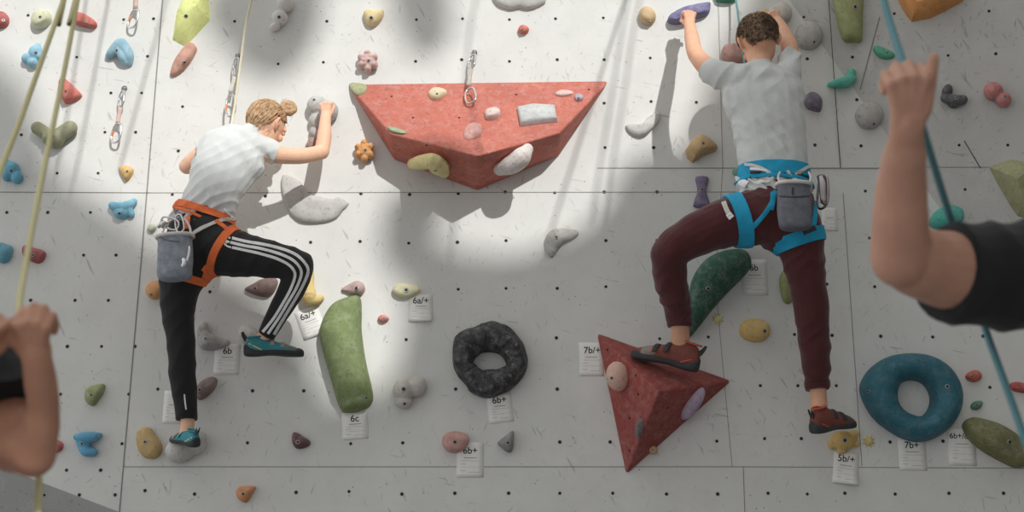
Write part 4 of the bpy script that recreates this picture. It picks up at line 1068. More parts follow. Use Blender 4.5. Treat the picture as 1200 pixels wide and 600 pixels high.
# hair
def keep_g(f, l, u):
    # hairline: face and ears free, swept up from the nape
    if u < -.078: return -1
    v = min(1.0, (.066 - f + max(0, u) * .62) * 8)
    if f > -.03 and u < .004 + (f + .03) * .55: v = -1
    if f <= -.03 and u < -.072 + (f + .09) * .6: v = min(v, -.1)
    if abs(l) > .066 and -.032 < f < .016 and u < .026: v = -1
    return v
def strands_g(R, cc, s, keep, r, off):
    out = []; bunl = V((.012, -.012, .108))
    for k in range(420):
        th = random.uniform(0, 2 * math.pi); ph = math.acos(random.uniform(-.75, .92))
        q = V((math.sin(ph) * math.cos(th), math.sin(ph) * math.sin(th), math.cos(ph)))
        pos = V((q.x * r[0] + off[0], q.y * r[1] + off[1], q.z * r[2] + off[2]))
        if keep(*pos) <= .05: continue
        pts = []; rad = []
        dirb = (bunl - pos); n = 5; ln = min(1, random.uniform(.45, .9))
        for j in range(n):
            x = pos + dirb * (ln * j / (n - 1)); y = x - V(off)
            m = math.sqrt((y.x / r[0]) ** 2 + (y.y / r[1]) ** 2 + (y.z / r[2]) ** 2)
            y = y / max(m, 1e-4) * (1.015 + .02 * random.random())
            pts.append(cc + R @ y * s); rad.append(.0034 * s * (1 - abs(j / (n - 1) - .4)))
        out.append((pts, rad))
    for k in range(24):   # wisps at the nape and temple
        f = random.uniform(-.09, .03); l = random.choice((-1, 1)) * random.uniform(.03, .08); u = -.03 + f * .3 + random.uniform(-.03, .0)
        y = V((f, l, u)) - V(off); m = math.sqrt((y.x / r[0]) ** 2 + (y.y / r[1]) ** 2 + (y.z / r[2]) ** 2); y = y / m
        a = cc + R @ y * s; b = a + R @ V((random.uniform(-.02, .02), random.uniform(-.005, .015), random.uniform(-.03, -.01))) * s
        out.append(([a, (a + b) / 2, b], [.0012, .0010, .0004]))
    return out
HAIRG = hair_mat('fair_hair', (176, 136, 98), (226, 194, 154), 1.0)
hg_ = hair_cap('hair', HGc, FG, UG, 1.0, HAIRG, girl, keep_g, strands_g)
g = G(); bc = PL(337, 127, .27); k = PX(337, 127, .27)
for q in range(5):
    a0 = q * 1.3; rr = (8.0 - q * 1.3) * k
    axn = V((math.sin(q) * .4, -1, math.cos(q * 1.7) * .4)).normalized(); u = axn.orthogonal().normalized(); v = axn.cross(u)
    g.tube([bc + (u * math.cos(a) + v * math.sin(a)) * rr + axn * (.004 * math.sin(a * 2 + q)) for a in [a0 + i * .7 for i in range(9)]], [(3.8 * k, 3.4 * k)] * 9, 8, 3)
g.tube([PL(328,133,.28), PL(334,129,.275), bc], [5 * k, 6 * k, 5 * k], 10, 3)
for q in range(26):
    a = random.uniform(0, 6.28); rr = random.uniform(5, 9) * k
    p = bc + V((math.cos(a), random.uniform(-.5, .5), math.sin(a))) * rr
    g.tube([p, p + V((random.uniform(-1, 1), random.uniform(-1, 0), random.uniform(-.3, 1))) * 3 * k, p + V((random.uniform(-1, 1), -.5, random.uniform(-.3, 1))) * 5 * k], [.0011, .0009, .0003], 4, 2, caps='flat')
g.obj('hair_bun', HAIRG, bc, girl)
# shirt
g = G()
limb(g, [(235,270,.33,36,29),(240,252,.33,35,27),(250,226,.33,33.5,24),(262,200,.33,39,26),(275,180,.33,43,26),(287,166,.325,33,20),(293,160,.32,20,16)])
limb(g, [(270,172,.33,20),(252,168,.32,14.5),(242,176,.31,13.5),(236,182,.3,13.5)])
limb(g, [(296,172,.33,18),(312,175,.315,14.5),(322,180,.30,14),(330,182,.285,13.5)])
shirt = remesh_obj(g, 'shirt', WHITE, .0045, 7, girl_o, girl)
def girl_folds(p, n):
    q = p - girl_o
    low = max(0, 1 - max(0, q.z) / .52)
    a = ridge(p, (-.50, .1, .86), 72, 1, 5, .9); b = ridge(p, (.9, .2, .3), 30, 4, 4, .6)
    m = max(0, noise.noise(p * 7 + V((3, 1, 2))) + .25)
    return a * .0075 * low ** 1.3 * (.2 + m) + b * .0016 * m * 3.0 + noise.noise(p * 7) * .007
fold_disp(shirt, girl_folds)
slice_local(shirt, PL(241,179,.305), PL(219,195,.25) - PL(252,170,.32), .10)
slice_local(shirt, PL(323,180,.30), PL(345,186,.26) - PL(312,174,.31), .10)
slice_off(shirt, PL(236,268,.33), V((-.25,0,-1)))
# trousers
g = G()
limb(g, [(240,256,.33,33,26),(234,275,.335,38,30),(226,300,.345,36,32),(214,325,.34,27),(210,345,.32,22.5),(209,372,.29,19),(212,400,.26,16.5),(214,440,.2,16),(217,468,.16,14),(219,494,.13,12.5),(219,500,.13,12.5)])
limb(g, [(242,272,.34,30),(258,292,.36,31),(276,297,.365,28),(306,302,.37,23.5),(334,307,.365,20.5),(350,311,.355,18.5)])
limb(g, [(350,311,.355,18.5),(344,334,.32,16.5),(333,355,.28,14.5),(322,375,.22,12.3),(311,394,.18,10.5),(308,400,.17,10.5)])
tr_g = remesh_obj(g, 'trousers', BLACKT, .0048, 6, girl_o, girl)
fold_disp(tr_g, lambda p, n: ridge(p, (.75, .2, -.6), 44, 2, 6, .5) * .0018 + noise.noise(p * 14) * .0025)
slice_local(tr_g, PL(219,492,.13), V((.05,0,-1)), .07)
slice_local(tr_g, PL(311,391,.18), PL(309,397,.17) - PL(318,380,.2), .06)
bg_ = bvh_of([tr_g])
STRIPE = flat_mat('white_stripe', (206, 204, 198), .8, E=.62)
S0 = [(264,272),(285,281),(306,286),(330,292),(346,299),(354,309),(351,324),(342,344),(332,364),(321,386)]
for i, (dy, pts) in enumerate([(0, [(272,279),(288,283),(306,286),(328,291),(346,298),(357,308),(361,318),(355,334),(345,352),(334,370),(321,392)]),
        (1, [(270,284),(286,288),(304,291),(326,297),(342,304),(351,313),(353,322),(347,338),(337,355),(327,372),(314,391)]),
        (2, [(272,290),(286,293),(304,297),(324,303),(338,310),(345,318),(345,327),(339,342),(330,358),(320,374),(308,389)])]):
    ribbon('white_stripe', pts, 1.6, bg_, STRIPE, tr_g, .0008, .0012, 8)
for pts in ([(261,272),(264,277),(270,279)],[(259,275),(263,281),(269,284)],[(261,282),(265,288),(271,290)],[(265,272),(266,277)],[(262,279),(266,285)]):
    ribbon('stripe_motif', pts, 1.0, bg_, STRIPE, tr_g, .0008, .0012, 4)
ribbon('ankle_zip', [(216,462),(217,472),(218,480)], .8, bg_, STRIPE, tr_g, .0008, .0012, 4)
TEALS = flat_mat('teal_suede', (50, 112, 120), .8, E=.56, bumps=(200, .3, .001)); ORT = flat_mat('peach_trim', (214, 160, 110), .7, E=.5)
gc = dict(upper=TEALS, sole=RUB, strap=flat_mat('grey_strap', (116, 112, 108), .8, E=.5), trim=ORT, collar=TEALS, pull=RUB, mid=flat_mat('grey_suede', (84, 92, 94), .8, E=.5))
shoe(girl, PL(288,417,.20), PL(350,417,.10), V((.02,-.10,1)), .262, gc)
gc2 = dict(gc)
shoe(girl, PL(230,524,.20), PL(202,517,.045), V((.25,-.55,1)), .215, gc2)
# harness
bt = bvh_of([shirt, tr_g])
hw = lambda c, d: c * PX(240, 260, d)
harn = band('harness', PL(238,249,.33), PL(250,226,.33) - PL(236,272,.33) + V((.02,-.02,0)), hw(4.2,.33), bt, ORANGE, girl, .004, .006, reach=.35)
band('lower_belt', PL(237,258,.33), PL(250,226,.33) - PL(236,272,.33) + V((.04,-.02,0)), hw(1.6,.33), bvh_of([shirt]), ORANGE, harn, .006, .005, reach=.35)
band('leg_loop', PL(263,296,.36), PL(290,308,.37) - PL(236,281,.365), hw(4.6,.33), bvh_of([tr_g]), ORANGE, harn, .003, .005, reach=.16)
band('leg_loop', PL(212,324,.335), PL(209,350,.31) - PL(216,300,.35) + V((-.03,0,0)), hw(4.5,.33), bvh_of([tr_g]), ORANGE, harn, .003, .005, reach=.14)
for nm, pts, w_, m_ in [('leg_strap', [(238,313),(248,320),(256,326)], 4, ORANGE),
        ('leg_strap', [(221,254),(220,262),(218,268)], 2.6, ORANGE), ('gear_cord', [(273,257),(258,259),(245,264),(233,270),(224,276)], 1.9, GREYW), ('tie_in_webbing', [(262,246),(268,250),(274,258)], 1.6, WHITEW), ('tie_in_webbing', [(252,259),(262,266),(270,272)], 2.0, ORANGE),
        ('buckle_webbing', [(205,246),(210,252),(214,258)], 3.0, DGREYB)]:
    ribbon(nm, pts, w_, bvh_of([shirt, tr_g, harn]), m_, harn, .004, .003)
# chalk bag: soft bucket hung behind the hip
def chalk_bag(label, px, py, d, w_, h_, tilt, mat, rim_mat, detail, cordpts):
    c = PL(px, py, d); k = PX(px, py, d); g = G()
    Rm = Matrix.Rotation(tilt, 3, 'Y')
    secs = [(-1.0, .55), (-.96, .86), (-.85, .97), (-.4, 1.0), (.1, .99), (.6, .95), (.9, .97), (1.0, .98)]
    n = 32; vs = []; fs = []
    for q, (z, r) in enumerate(secs):
        for i in range(n):
            a = 2 * math.pi * i / n
            ca, sa = math.cos(a), math.sin(a)
            x = math.copysign(abs(ca) ** .8, ca) * r * w_ * (1 + .02 * math.sin(3 * a + z * 4)); y = math.copysign(abs(sa) ** .8, sa) * r * w_ * .62
            vs.append(c + Rm @ V((x * k, y * k, z * h_ * k + .004 * math.sin(2 * a + 1) * (z > .5))))
    for (z, r) in [(1.0, .88), (.8, .86), (-.6, .8)]:
        for i in range(n):
            a = 2 * math.pi * i / n; ca, sa = math.cos(a), math.sin(a)
            vs.append(c + Rm @ V((math.copysign(abs(ca) ** .8, ca) * r * w_ * k, math.copysign(abs(sa) ** .8, sa) * r * w_ * .62 * k, z * h_ * k)))
    m = len(secs) + 3
    for j in range(m - 1):
        for i in range(n): fs.append((j * n + i, j * n + (i + 1) % n, (j + 1) * n + (i + 1) % n, (j + 1) * n + i))
    fs.append(tuple(reversed(range(n)))); fs.append(tuple((m - 1) * n + i for i in range(n)))
    o = mesh_obj('chalk_bag', vs, fs, mat, c); bake(o, [('SUBSURF', dict(levels=1, render_levels=1))]); shade(o)
    fold_disp(o, lambda p, nn: noise.noise(p * 22) * .004)
    g = G(); ring = [c + Rm @ V((math.copysign(abs(math.cos(a)) ** .8, math.cos(a)) * w_ * k, math.copysign(abs(math.sin(a)) ** .8, math.sin(a)) * w_ * .62 * k, h_ * k * .99)) for a in [2 * math.pi * i / 28 for i in range(28)]]
    g.tube(ring, 2.4 * k, 8, 2, close=True); g.obj('rim', rim_mat, ring[0].copy(), o)
    b = bvh_of([o])
    for nm, pts, w2, m2 in detail: ribbon(nm, pts, w2, b, m2, o, .001, .002)
    for pts, r2, m2 in cordpts:
        g = G(); g.tube([PL(*p) for p in pts], r2 * k, 8, 4); g.obj('cord', m2, PL(*pts[0]), o)
    lab(o, label, 'chalk bag'); return o
chalk_bag('faded denim-grey chalk bag hanging behind the girl\'s hip', 205, 303, .53, 21, 27, math.radians(-4), GREYB, GREYW,
    [('drawcord', [(222,291),(221,298),(219,306)], 1.0, WHITEW), ('side_seam', [(187,278),(198,282),(210,283)], .8, DGREYB)],
    [([(222,289,.60),(220,302,.62),(215,306,.62),(214,309,.62)], .9, WHITEW), ([(215,304,.62),(216,309,.63),(214,311,.62)], 1.9, WHITEW), ([(188,278,.53),(196,262,.49),(208,255,.46)], 1.2, GREYW), ([(224,277,.53),(222,265,.48),(216,256,.46)], 1.4, GREYW)])
def ringtube(c, ax1, ax2, r1, r2, rad, mat, name, parent=None, n=16):
    g = G(); g.tube([c + ax1 * (r1 * math.cos(a)) + ax2 * (r2 * math.sin(a)) for a in [2 * math.pi * i / n for i in range(n)]], rad, 8, 2, close=True)
    return g.obj(name, mat, V(c), parent)
def carabiner(c, down, side, L, wdt, mat, name, parent, gate=None, rad=.0045):
    """D-shaped snap link, c = centre"""
    down = V(down).normalized(); side = (V(side) - down * V(side).dot(down)).normalized()
    P = [(-.48,-.15),(-.5,.15),(-.38,.40),(.15,.50),(.42,.38),(.5,.05),(.44,-.30),(.1,-.45),(-.3,-.34)]
    g = G(); g.tube([c + down * (a * L) + side * (b * wdt) for a, b in P], rad, 8, 4, close=True)
    o = g.obj(name, mat, V(c), parent)
    g = G(); g.tube([c + down * (-.36 * L) - side * (.36 * wdt), c + down * (.30 * L) - side * (.44 * wdt)], rad * .85, 8, 1)
    g.obj('gate', gate or mat, c - side * wdt * .4, parent if parent and parent.parent else o) if False else g.obj('gate', gate or mat, c - side * wdt * .4, o)
    return o
# silver ring and snap links at the girl's hip
cb = carabiner(PL(199,262,.50), V((.9,-.1,-.35)), V((.2,-.3,1)), .085, .05, CHROME, 'carabiner', None, CHROME, .0042)
lab(cb, 'silver snap link clipped to the girl\'s harness above the chalk bag', 'carabiner')
cb2 = carabiner(PL(210,262,.51), V((.25,0,-1)), V((1,-.4,.1)), .08, .045, CHROME, 'carabiner', None, CHROME, .0038)
lab(cb2, 'silver belay link hanging upright at the girl\'s hip, right of another link', 'carabiner')
g = G(); g.tube([PL(190,262,.49), PL(193,264,.50)], [4.2 * k, 4.2 * k], 14, 1, caps='flat'); g.tube([PL(189,262,.50), PL(186,265,.50)], [2.4 * k, 2.4 * k], 12, 1)
bd = g.obj('belay_device', CHROME, PL(190,262,.49)); lab(bd, 'small silver belay device at the girl\'s left hip', 'belay device')
# ================================================================= boy
boy_o = PL(906, 250, .45)
g = G()
limb(g, [(908,250,.46,40,26),(907,220,.46,35,22),(902,180,.46,35,22),(898,140,.46,40,24),(894,108,.46,44,24),(891,92,.46,34,18)])
limb(g, [(890,92,.46,15),(890,78,.45,14),(889,64,.42,14)])
limb(g, [(862,96,.46,14),(842,88,.45,12.5),(828,78,.41,11.5),(817,66,.35,10),(813,58,.31,9.3)])
limb(g, [(813,58,.31,9.3),(811,46,.25,8.8),(809,34,.2,7.2),(808,27,.17,6.4,5.2)])
hand(g, PL(808,28,.17), PL(808,14,.17), PL(798,14,.16) - PL(820,16,.16), V((0,-1,.3)), .95, [(.45, -.9), (-.35, -.95), (-.7, -.2)], [(.2,.5,-.3),(.5,.8,-.7),(.8,.7,-1.0)], .0175)
limb(g, [(912,94,.46,14),(924,84,.45,10),(926,68,.40,10),(925,54,.36,10)])
limb(g, [(925,54,.36,10),(920,42,.28,9.2),(914,30,.21,7.2),(911,24,.18,6.4,5.2)])
hand(g, PL(911,25,.18), PL(905,15,.18), PL(900,24,.17) - PL(914,8,.17), V((.1,-1,.3)), .95, [(.45, -.9), (-.35, -.95), (-.7, -.2)], [(.2,.5,-.3),(.5,.7,-.6),(.8,.6,-.9)], .0175)
limb(g, [(894,254,.46,24),(830,270,.47,17),(790,294,.44,13),(789,345,.33,11),(796,378,.25,10.5),(797,395,.20,11.2),(799,414,.165,9)])
limb(g, [(922,256,.45,24),(942,320,.42,15),(950,367,.36,13),(957,435,.22,10),(959,462,.18,9.8),(960,478,.175,10),(961,492,.17,9)])
HBc = PL(889, 48, .42); FB = V((-.05,1,-.18)); UB = V((-.20,.16,1))
head(g, HBc, FB, UB, 1.1)
boy = remesh_obj(g, 'person', SKB, .0036, 3); recentre(boy, boy_o)
lab(boy, 'boy climber in pale t-shirt and maroon trousers, both hands raised to holds', 'person')
def keep_b(f, l, u):
    if u < -.05 - max(0, (-f - .05)) * .1: return -1
    v = min(1.0, (.058 - f + max(0, u) * .5) * 8)
    if f > -.045 and u < .030 - max(0, -f) * .9 - (.0 if f > 0 else 0): 
        if abs(l) > .03: v = -1
    if abs(l) > .060 and -.035 < f < .02 and u < .032: v = -1
    return v
def strands_b(R, cc, s, keep, r, off):
    out = []; whorl = V((-.06, .01, .075))
    for k in range(2600):
        th = random.uniform(0, 2 * math.pi); ph = math.acos(random.uniform(-.7, 1))
        q = V((math.sin(ph) * math.cos(th), math.sin(ph) * math.sin(th), math.cos(ph)))
        pos = V((q.x * r[0] + off[0], q.y * r[1] + off[1], q.z * r[2] + off[2]))
        kp = keep(*pos)
        if kp <= .02: continue
        nrm = V((q.x / r[0], q.y / r[1], q.z / r[2])).normalized()
        away = (pos - whorl); away -= nrm * away.dot(nrm)
        if away.length > 1e-4: away.normalize()
        sw = nrm.cross(away)
        long_ = .020 if pos.z > .03 else .009 + .1 * max(0, pos.z + .02)
        d1 = (nrm * .55 + away * .9 + sw * random.uniform(-.2, .7) + V((random.uniform(-.3, .3), random.uniform(-.3, .3), random.uniform(-.3, .3)))).normalized()
        d2 = (nrm * .05 + away * 1.0 + sw * random.uniform(-.2, .8)).normalized()
        a = pos - V(off); p0 = cc + R @ a * s; p1 = p0 + R @ d1 * long_ * s * .55; p2 = p1 + R @ d2 * long_ * s * .6
        out.append(([p0, p1, p2], [.0017, .0014, .0003]))
    return out
HAIRB = hair_mat('dark_brown_hair', (52, 40, 32), (132, 108, 84), .62, 70)
hair_cap('hair', HBc, FB, UB, 1.1, HAIRB, boy, keep_b, strands_b, r=(.098,.081,.093), seed=5)
g = G()
limb(g, [(908,246,.46,47,31),(908,224,.46,44,29),(907,200,.46,40.5,27),(904,170,.46,42,28),(900,140,.46,44,29),(895,115,.46,49,29),(892,98,.46,46,25),(890,86,.455,30,19),(890,80,.45,17,15)])
limb(g, [(868,96,.46,22),(850,90,.455,17.5),(838,86,.44,15.5),(826,78,.41,14.5),(818,71,.38,14.5)])
limb(g, [(905,98,.46,22),(920,90,.455,17),(925,79,.44,14.5),(925,68,.415,13.5),(924,58,.38,13.5)])
shb = remesh_obj(g, 'shirt', WHITEB, .0048, 7, boy_o, boy)
def boy_folds(p, n):
    q = p - boy_o; low = max(0, min(1, 1 - (q.z - .1) / .50)); hi = max(0, min(1, (q.z - .38) / .25))
    a = ridge(p, (.80, .1, .60), 70, 3, 4, .7) * .8 + ridge(p, (.55, .1, -.83), 50, 13, 4, .7) * .2; b = ridge(p, (.75, .1, -.65), 50, 8, 5, .5)
    c = ridge(p, (.62, .1, .78), 60, 6, 4, .4)
    m = max(0, noise.noise(p * 6 + V((3, 1, 2))) + .3)
    return a * .013 * low ** 1.4 * (.35 + m) + (b * .0042 * hi + c * .0018) * m * 2.2 + noise.noise(p * 8) * .006
fold_disp(shb, boy_folds)
slice_local(shb, PL(831,83,.42), PL(815,66,.35) - PL(838,88,.44), .11)
slice_local(shb, PL(925,67,.41), PL(925,54,.36) - PL(924,80,.44), .11)
slice_off(shb, PL(906,231,.46), V((-.03,0,-1)))
g = G()
limb(g, [(910,228,.455,43,29),(910,246,.455,47,32),(911,262,.455,47,33)])
limb(g, [(900,250,.46,36),(880,256,.465,34),(855,260,.47,29.5),(826,270,.47,26),(798,285,.455,24),(784,298,.44,21.5)])
limb(g, [(784,298,.44,22.5),(785,322,.38,19.8),(791,348,.32,18.5),(795,368,.27,16.5),(796,378,.25,14.2),(797,392,.22,13.6)])
limb(g, [(920,252,.455,38),(932,275,.45,33),(940,295,.44,27),(944,320,.42,23),(950,355,.37,20.5),(954,400,.3,18.5),(957,430,.24,16.5),(958,443,.21,14.2),(958,462,.18,13.2)])
trb = remesh_obj(g, 'trousers', MAROON, .005, 6, boy_o, boy)
fold_disp(trb, lambda p, n: ridge(p, (.6, .3, -.75), 40, 5, 9, .9) * .0042 * max(0, noise.noise(p * 5) + .35) + noise.noise(p * 13) * .006)
slice_local(trb, PL(796.5,383,.24), V((0,.1,-1)), .08)
slice_local(trb, PL(958,457,.18), V((.05,0,-1)), .075)
btb = bvh_of([trb])
for c_, a_ in ((PL(796,377,.25), PL(797,392,.22) - PL(796,365,.28)), (PL(958,450,.2), PL(958,460,.18) - PL(957,436,.22))):
    band('ribbed_cuff', c_, a_, .016, btb, MAROON, trb, .001, .0025, reach=.09)
REDS = flat_mat('rust_suede', (94, 52, 45), .8, E=.52, bumps=(200, .3, .001)); GRS = flat_mat('grey_mesh', (104, 98, 90), .85, E=.5, bumps=(300, .6, .002))
bcs = dict(upper=REDS, sole=RUB, strap=RUB, trim=flat_mat('orange_red_trim', (150, 70, 50), .7, E=.5), collar=flat_mat('orange_red_trim', (150, 70, 50), .7, E=.5), pull=RUB)
bcs1 = dict(bcs); bcs1['mid'] = GRS
shoe(boy, PL(816,436,.19), PL(741,418,.13), V((.08,-.22,1)), .30, bcs1, high=1.25)
bcs2 = dict(bcs); bcs2['mid'] = flat_mat('dark_mesh', (70, 60, 58), .85, E=.5)
shoe(boy, PL(953,508,.22), PL(998,500,.09), V((.05,-.25,1)), .262, bcs2, high=1.30)
bb = bvh_of([shb, trb])
hk = PX(906, 210, .46)
axw = PL(906,170,.46) - PL(909,250,.46) + V((-.005,-.02,0))
harb = band('harness', PL(907,203,.46), axw, 8.0 * hk, bb, TEALW, boy, .004, .007, reach=.4)
band('lower_belt', PL(907,216,.46), axw + V((.02,.03,0)), 2.4 * hk, bb, TEALW, harb, .006, .005, reach=.4)
bt_ = bvh_of([trb])
band('leg_loop', PL(864,259,.47), PL(880,254,.465) - PL(840,266,.47) + V((0,0,-.01)), 8.2 * hk, bt_, TEALW, harb, .003, .006, reach=.17)
band('leg_loop', PL(942,281,.445), PL(946,318,.42) - PL(938,255,.45) + V((.055,0,0)), 7.8 * hk, bt_, TEALW, harb, .003, .006, reach=.15)
ba = bvh_of([shb, trb, harb])
for nm, pts, w_, m_ in [('leg_strap', [(876,272),(886,262),(898,248),(905,236),(908,224)], 2.4, TEALW), ('leg_strap', [(903,246),(905,238),(906,226)], 3.0, TEALW), ('leg_strap', [(952,268),(955,250),(955,236)], 2.6, TEALW),
        ('gear_loop', [(874,193),(886,195),(898,200),(907,207)], 1.6, GREYW), ('gear_loop', [(952,192),(944,197),(934,203),(926,207)], 1.8, GREYW), ('gear_loop', [(880,198),(896,200),(905,204),(903,211),(888,214),(878,210)], 1.5, WHITEW),
        ('gear_loop', [(922,200),(930,210),(942,213),(952,210)], 1.5, WHITEW), ('label_patch', [(880,205),(892,204)], 3.0, RUB), ('label_patch', [(928,205),(946,208)], 2.2, RUB), ('strap_tail', [(864,208),(870,213),(876,217)], 3.2, WHITEW),
        ('label_patch', [(940,273),(954,267)], 3.0, RUB), ('strap_tail', [(848,238),(851,246),(855,254)], 2.6, GREYW), ('buckle', [(853,251),(857,256)], 3.2, WHITEW)]:
    ribbon(nm, pts, w_, ba if 'leg' not in nm or True else bt_, m_, harb, .0075 if nm in ('gear_loop', 'label_patch', 'strap_tail', 'buckle') else .003, .0025)
chalk_bag('dark grey chalk bag hanging on the back of the boy\'s harness', 931, 243, .66, 20, 28, math.radians(1), DGREYB, GREYW,
    [('zip_pocket', [(914,230),(930,231),(948,230)], .7, RUB), ('pull_tab', [(929,220),(929,228)], 1.2, RUB)],
    [([(915,217,.66),(912,208,.62),(914,202,.60)], 1.3, GREYW), ([(948,217,.66),(950,208,.62),(948,202,.60)], 1.3, GREYW)])
cbb = carabiner(PL(964,226,.50), V((-.1,0,-1)), V((.5,-.8,0)), .145, .07, flat_mat('anodised_grey', (132, 126, 126), .35, 1, .5, E=.6), 'carabiner', None, None, .0055)
lab(cbb, 'large grey snap link hanging from the right side of the boy\'s harness', 'carabiner')
g = G(); g.tube([PL(962,206,.49), PL(965,216,.51), PL(966,238,.52)], [(5 * hk, 2 * hk), (6 * hk, 3 * hk), (4.5 * hk, 2.5 * hk)], 12, 4, flat=YD)
bd = g.obj('belay_device', flat_mat('anodised_grey', (132, 126, 126), .35, 1, .5, E=.6), PL(964,220,.50)); lab(bd, 'dark grey belay device behind the snap link on the boy\'s right hip', 'belay device')
# ================================================================= belayers in the foreground
def belayer(skin, arm, handargs, sleeve, torso, headc, F, U, s, other, label, sleeve_cut):
    g = G()
    for a in arm: limb(g, a, flatten=FW * -1, cp=True)
    for h in handargs: hand(g, *h[:-1], **h[-1])
    for a in torso['skin']: limb(g, a, flatten=FW * -1, cp=True)
    head(g, headc, F, U, s)
    o = remesh_obj(g, 'person', skin, .0042, 3)
    c = Cp(*torso['origin']); recentre(o, c); lab(o, label, 'person')
    g = G()
    for a in sleeve: limb(g, a, flatten=FW * -1, cp=True)
    sh = remesh_obj(g, 'shirt', BLACKS, .007, 6, c, o)
    fold_disp(sh, lambda p, n: ridge(p, (1, .2, .25), 42, 3, 5, .6) * .004 + noise.noise(p * 12) * .006)
    for p, n, r in sleeve_cut: slice_local(sh, p, n, r)
    g = G()
    for a in torso['trousers']: g.tube([V(q[:3]) for q in a], [q[3] for q in a], 18, 4)
    tr = remesh_obj(g, 'trousers', BLACKT, .009, 5, c, o)
    for q in torso['feet']:
        shoe(o, V(q[0]), V(q[1]), V((0, 0, 1)), .28, dict(upper=RUBG, sole=RUB, strap=RUB, trim=RUB, collar=RUB, pull=RUB), pull=False)
    return o, sh
# right: left forearm raised, back of the hand to us
hc = Cp(1340, 175, 2.38)
def leg_chain(hip, knee, foot): return [(*hip, .105), (*((V(hip) + V(knee)) / 2), .092), (*knee, .068), (*((V(knee) + V(foot)) / 2), .062), (foot[0], foot[1], foot[2] + .10, .050)]
shR = Cp(1235, 318, 2.42); pelR = V((shR.x + .20, shR.y + .02, .98))
legsR = [leg_chain((pelR.x - .09, pelR.y, .92), (pelR.x - .12, pelR.y + .05, .52), (pelR.x - .13, pelR.y, .0)), leg_chain((pelR.x + .09, pelR.y, .92), (pelR.x + .12, pelR.y + .04, .52), (pelR.x + .15, pelR.y - .05, .0))]
def cpx(p):  # world point -> (px, py, depth)
    v = V(p) - CAM; dd = v.dot(FW); return (600 + v.dot(RT) / dd * KF, 300 - v.dot(UP) / dd * KF, dd)
def tors(sh, side, pel):
    """trunk under the shirt from pelvis to neck, in photo pixels + depth"""
    ch = V((sh.x + side * .17, sh.y + .01, sh.z - .10)); nk = V((sh.x + side * .18, sh.y, sh.z + .07)); return ch, nk
chR, nkR = tors(shR, 1, pelR)
hcR = nkR + V((0, .03, .15))
kR = 1575 / 2.4
blR, shRo = belayer(SKR,
    [[(1250,322,2.42,58),(1180,322,2.42,52),(1120,318,2.40,47),(1078,308,2.36,42),(1058,296,2.33,36)],
     [(1056,302,2.33,36),(1055,262,2.30,33),(1056,225,2.28,30),(1059,190,2.25,26),(1062,160,2.22,21,16),(1063,146,2.21,19,14)]],
    [(Cp(1063,148,2.21), Cp(1064,92,2.20), Cp(1094,92,2.20) - Cp(1044,86,2.20), -FW, 1.02, dict(dirs=[(.45, -.7), (-.92, -.35), (-.55, .65)], thumb=[(.35, .62, -.1), (.85, .85, -.25), (1.42, .95, -.15)], spread=.0185))],
    [[(*cpx(pelR + V((0, 0, .05))), 125, 80), (*cpx((pelR + chR) / 2), 118, 76), (*cpx(chR), 130, 80), (*cpx(nkR + V((0, 0, -.05))), 70, 55)],
     [(*cpx(chR + V((-.02, 0, .06))), 75), (1238,322,2.42,68),(1190,324,2.42,66),(1150,322,2.41,63),(1112,320,2.40,58),(1085,318,2.38,56)],
     [(*cpx(chR + V((.02, 0, .06))), 75), (*cpx(V((chR.x + .19, chR.y, chR.z + .07))), 62), (*cpx(V((chR.x + .25, chR.y + .02, chR.z - .15))), 52)]],
    dict(origin=cpx(pelR), skin=[[(*cpx(nkR + V((0, 0, -.1))), 46), (*cpx(nkR), 42), (*cpx(hcR + V((0, -.01, -.05))), 42)],
        [(*cpx(pelR), 95, 60), (*cpx(chR), 100, 62), (*cpx(nkR + V((0, 0, -.08))), 60, 40)],
        [(*cpx(V((chR.x + .18, chR.y, chR.z + .06))), 42), (*cpx(V((chR.x + .27, chR.y + .03, chR.z - .24))), 32), (*cpx(V((chR.x + .20, chR.y + .24, chR.z - .20))), 20)],
        [(*cpx((legsR[0][1][0], legsR[0][1][1], .7)), 45), (*cpx(V(legsR[0][4][:3])), 26)], [(*cpx((legsR[1][1][0], legsR[1][1][1], .7)), 45), (*cpx(V(legsR[1][4][:3])), 26)],
        [(*cpx(pelR), 80), (*cpx((legsR[0][1][0], legsR[0][1][1], .7)), 45)], [(*cpx(pelR), 80), (*cpx((legsR[1][1][0], legsR[1][1][1], .7)), 45)]],
        trousers=[[(pelR.x, pelR.y, 1.05, .15), (pelR.x, pelR.y, .93, .165)]] + legsR,
        feet=[((l[4][0], l[4][1] - .06, .005), (l[4][0], l[4][1] + .21, .005)) for l in legsR]),
    hcR, V((-.1,.85,.45)), V((0,-.45,.9)), 1.05, None, 'belayer in a black t-shirt at the right edge, arm raised holding a teal rope',
    [(Cp(1106,320,2.40), Cp(1078,312,2.36) - Cp(1140,322,2.41), .16)])
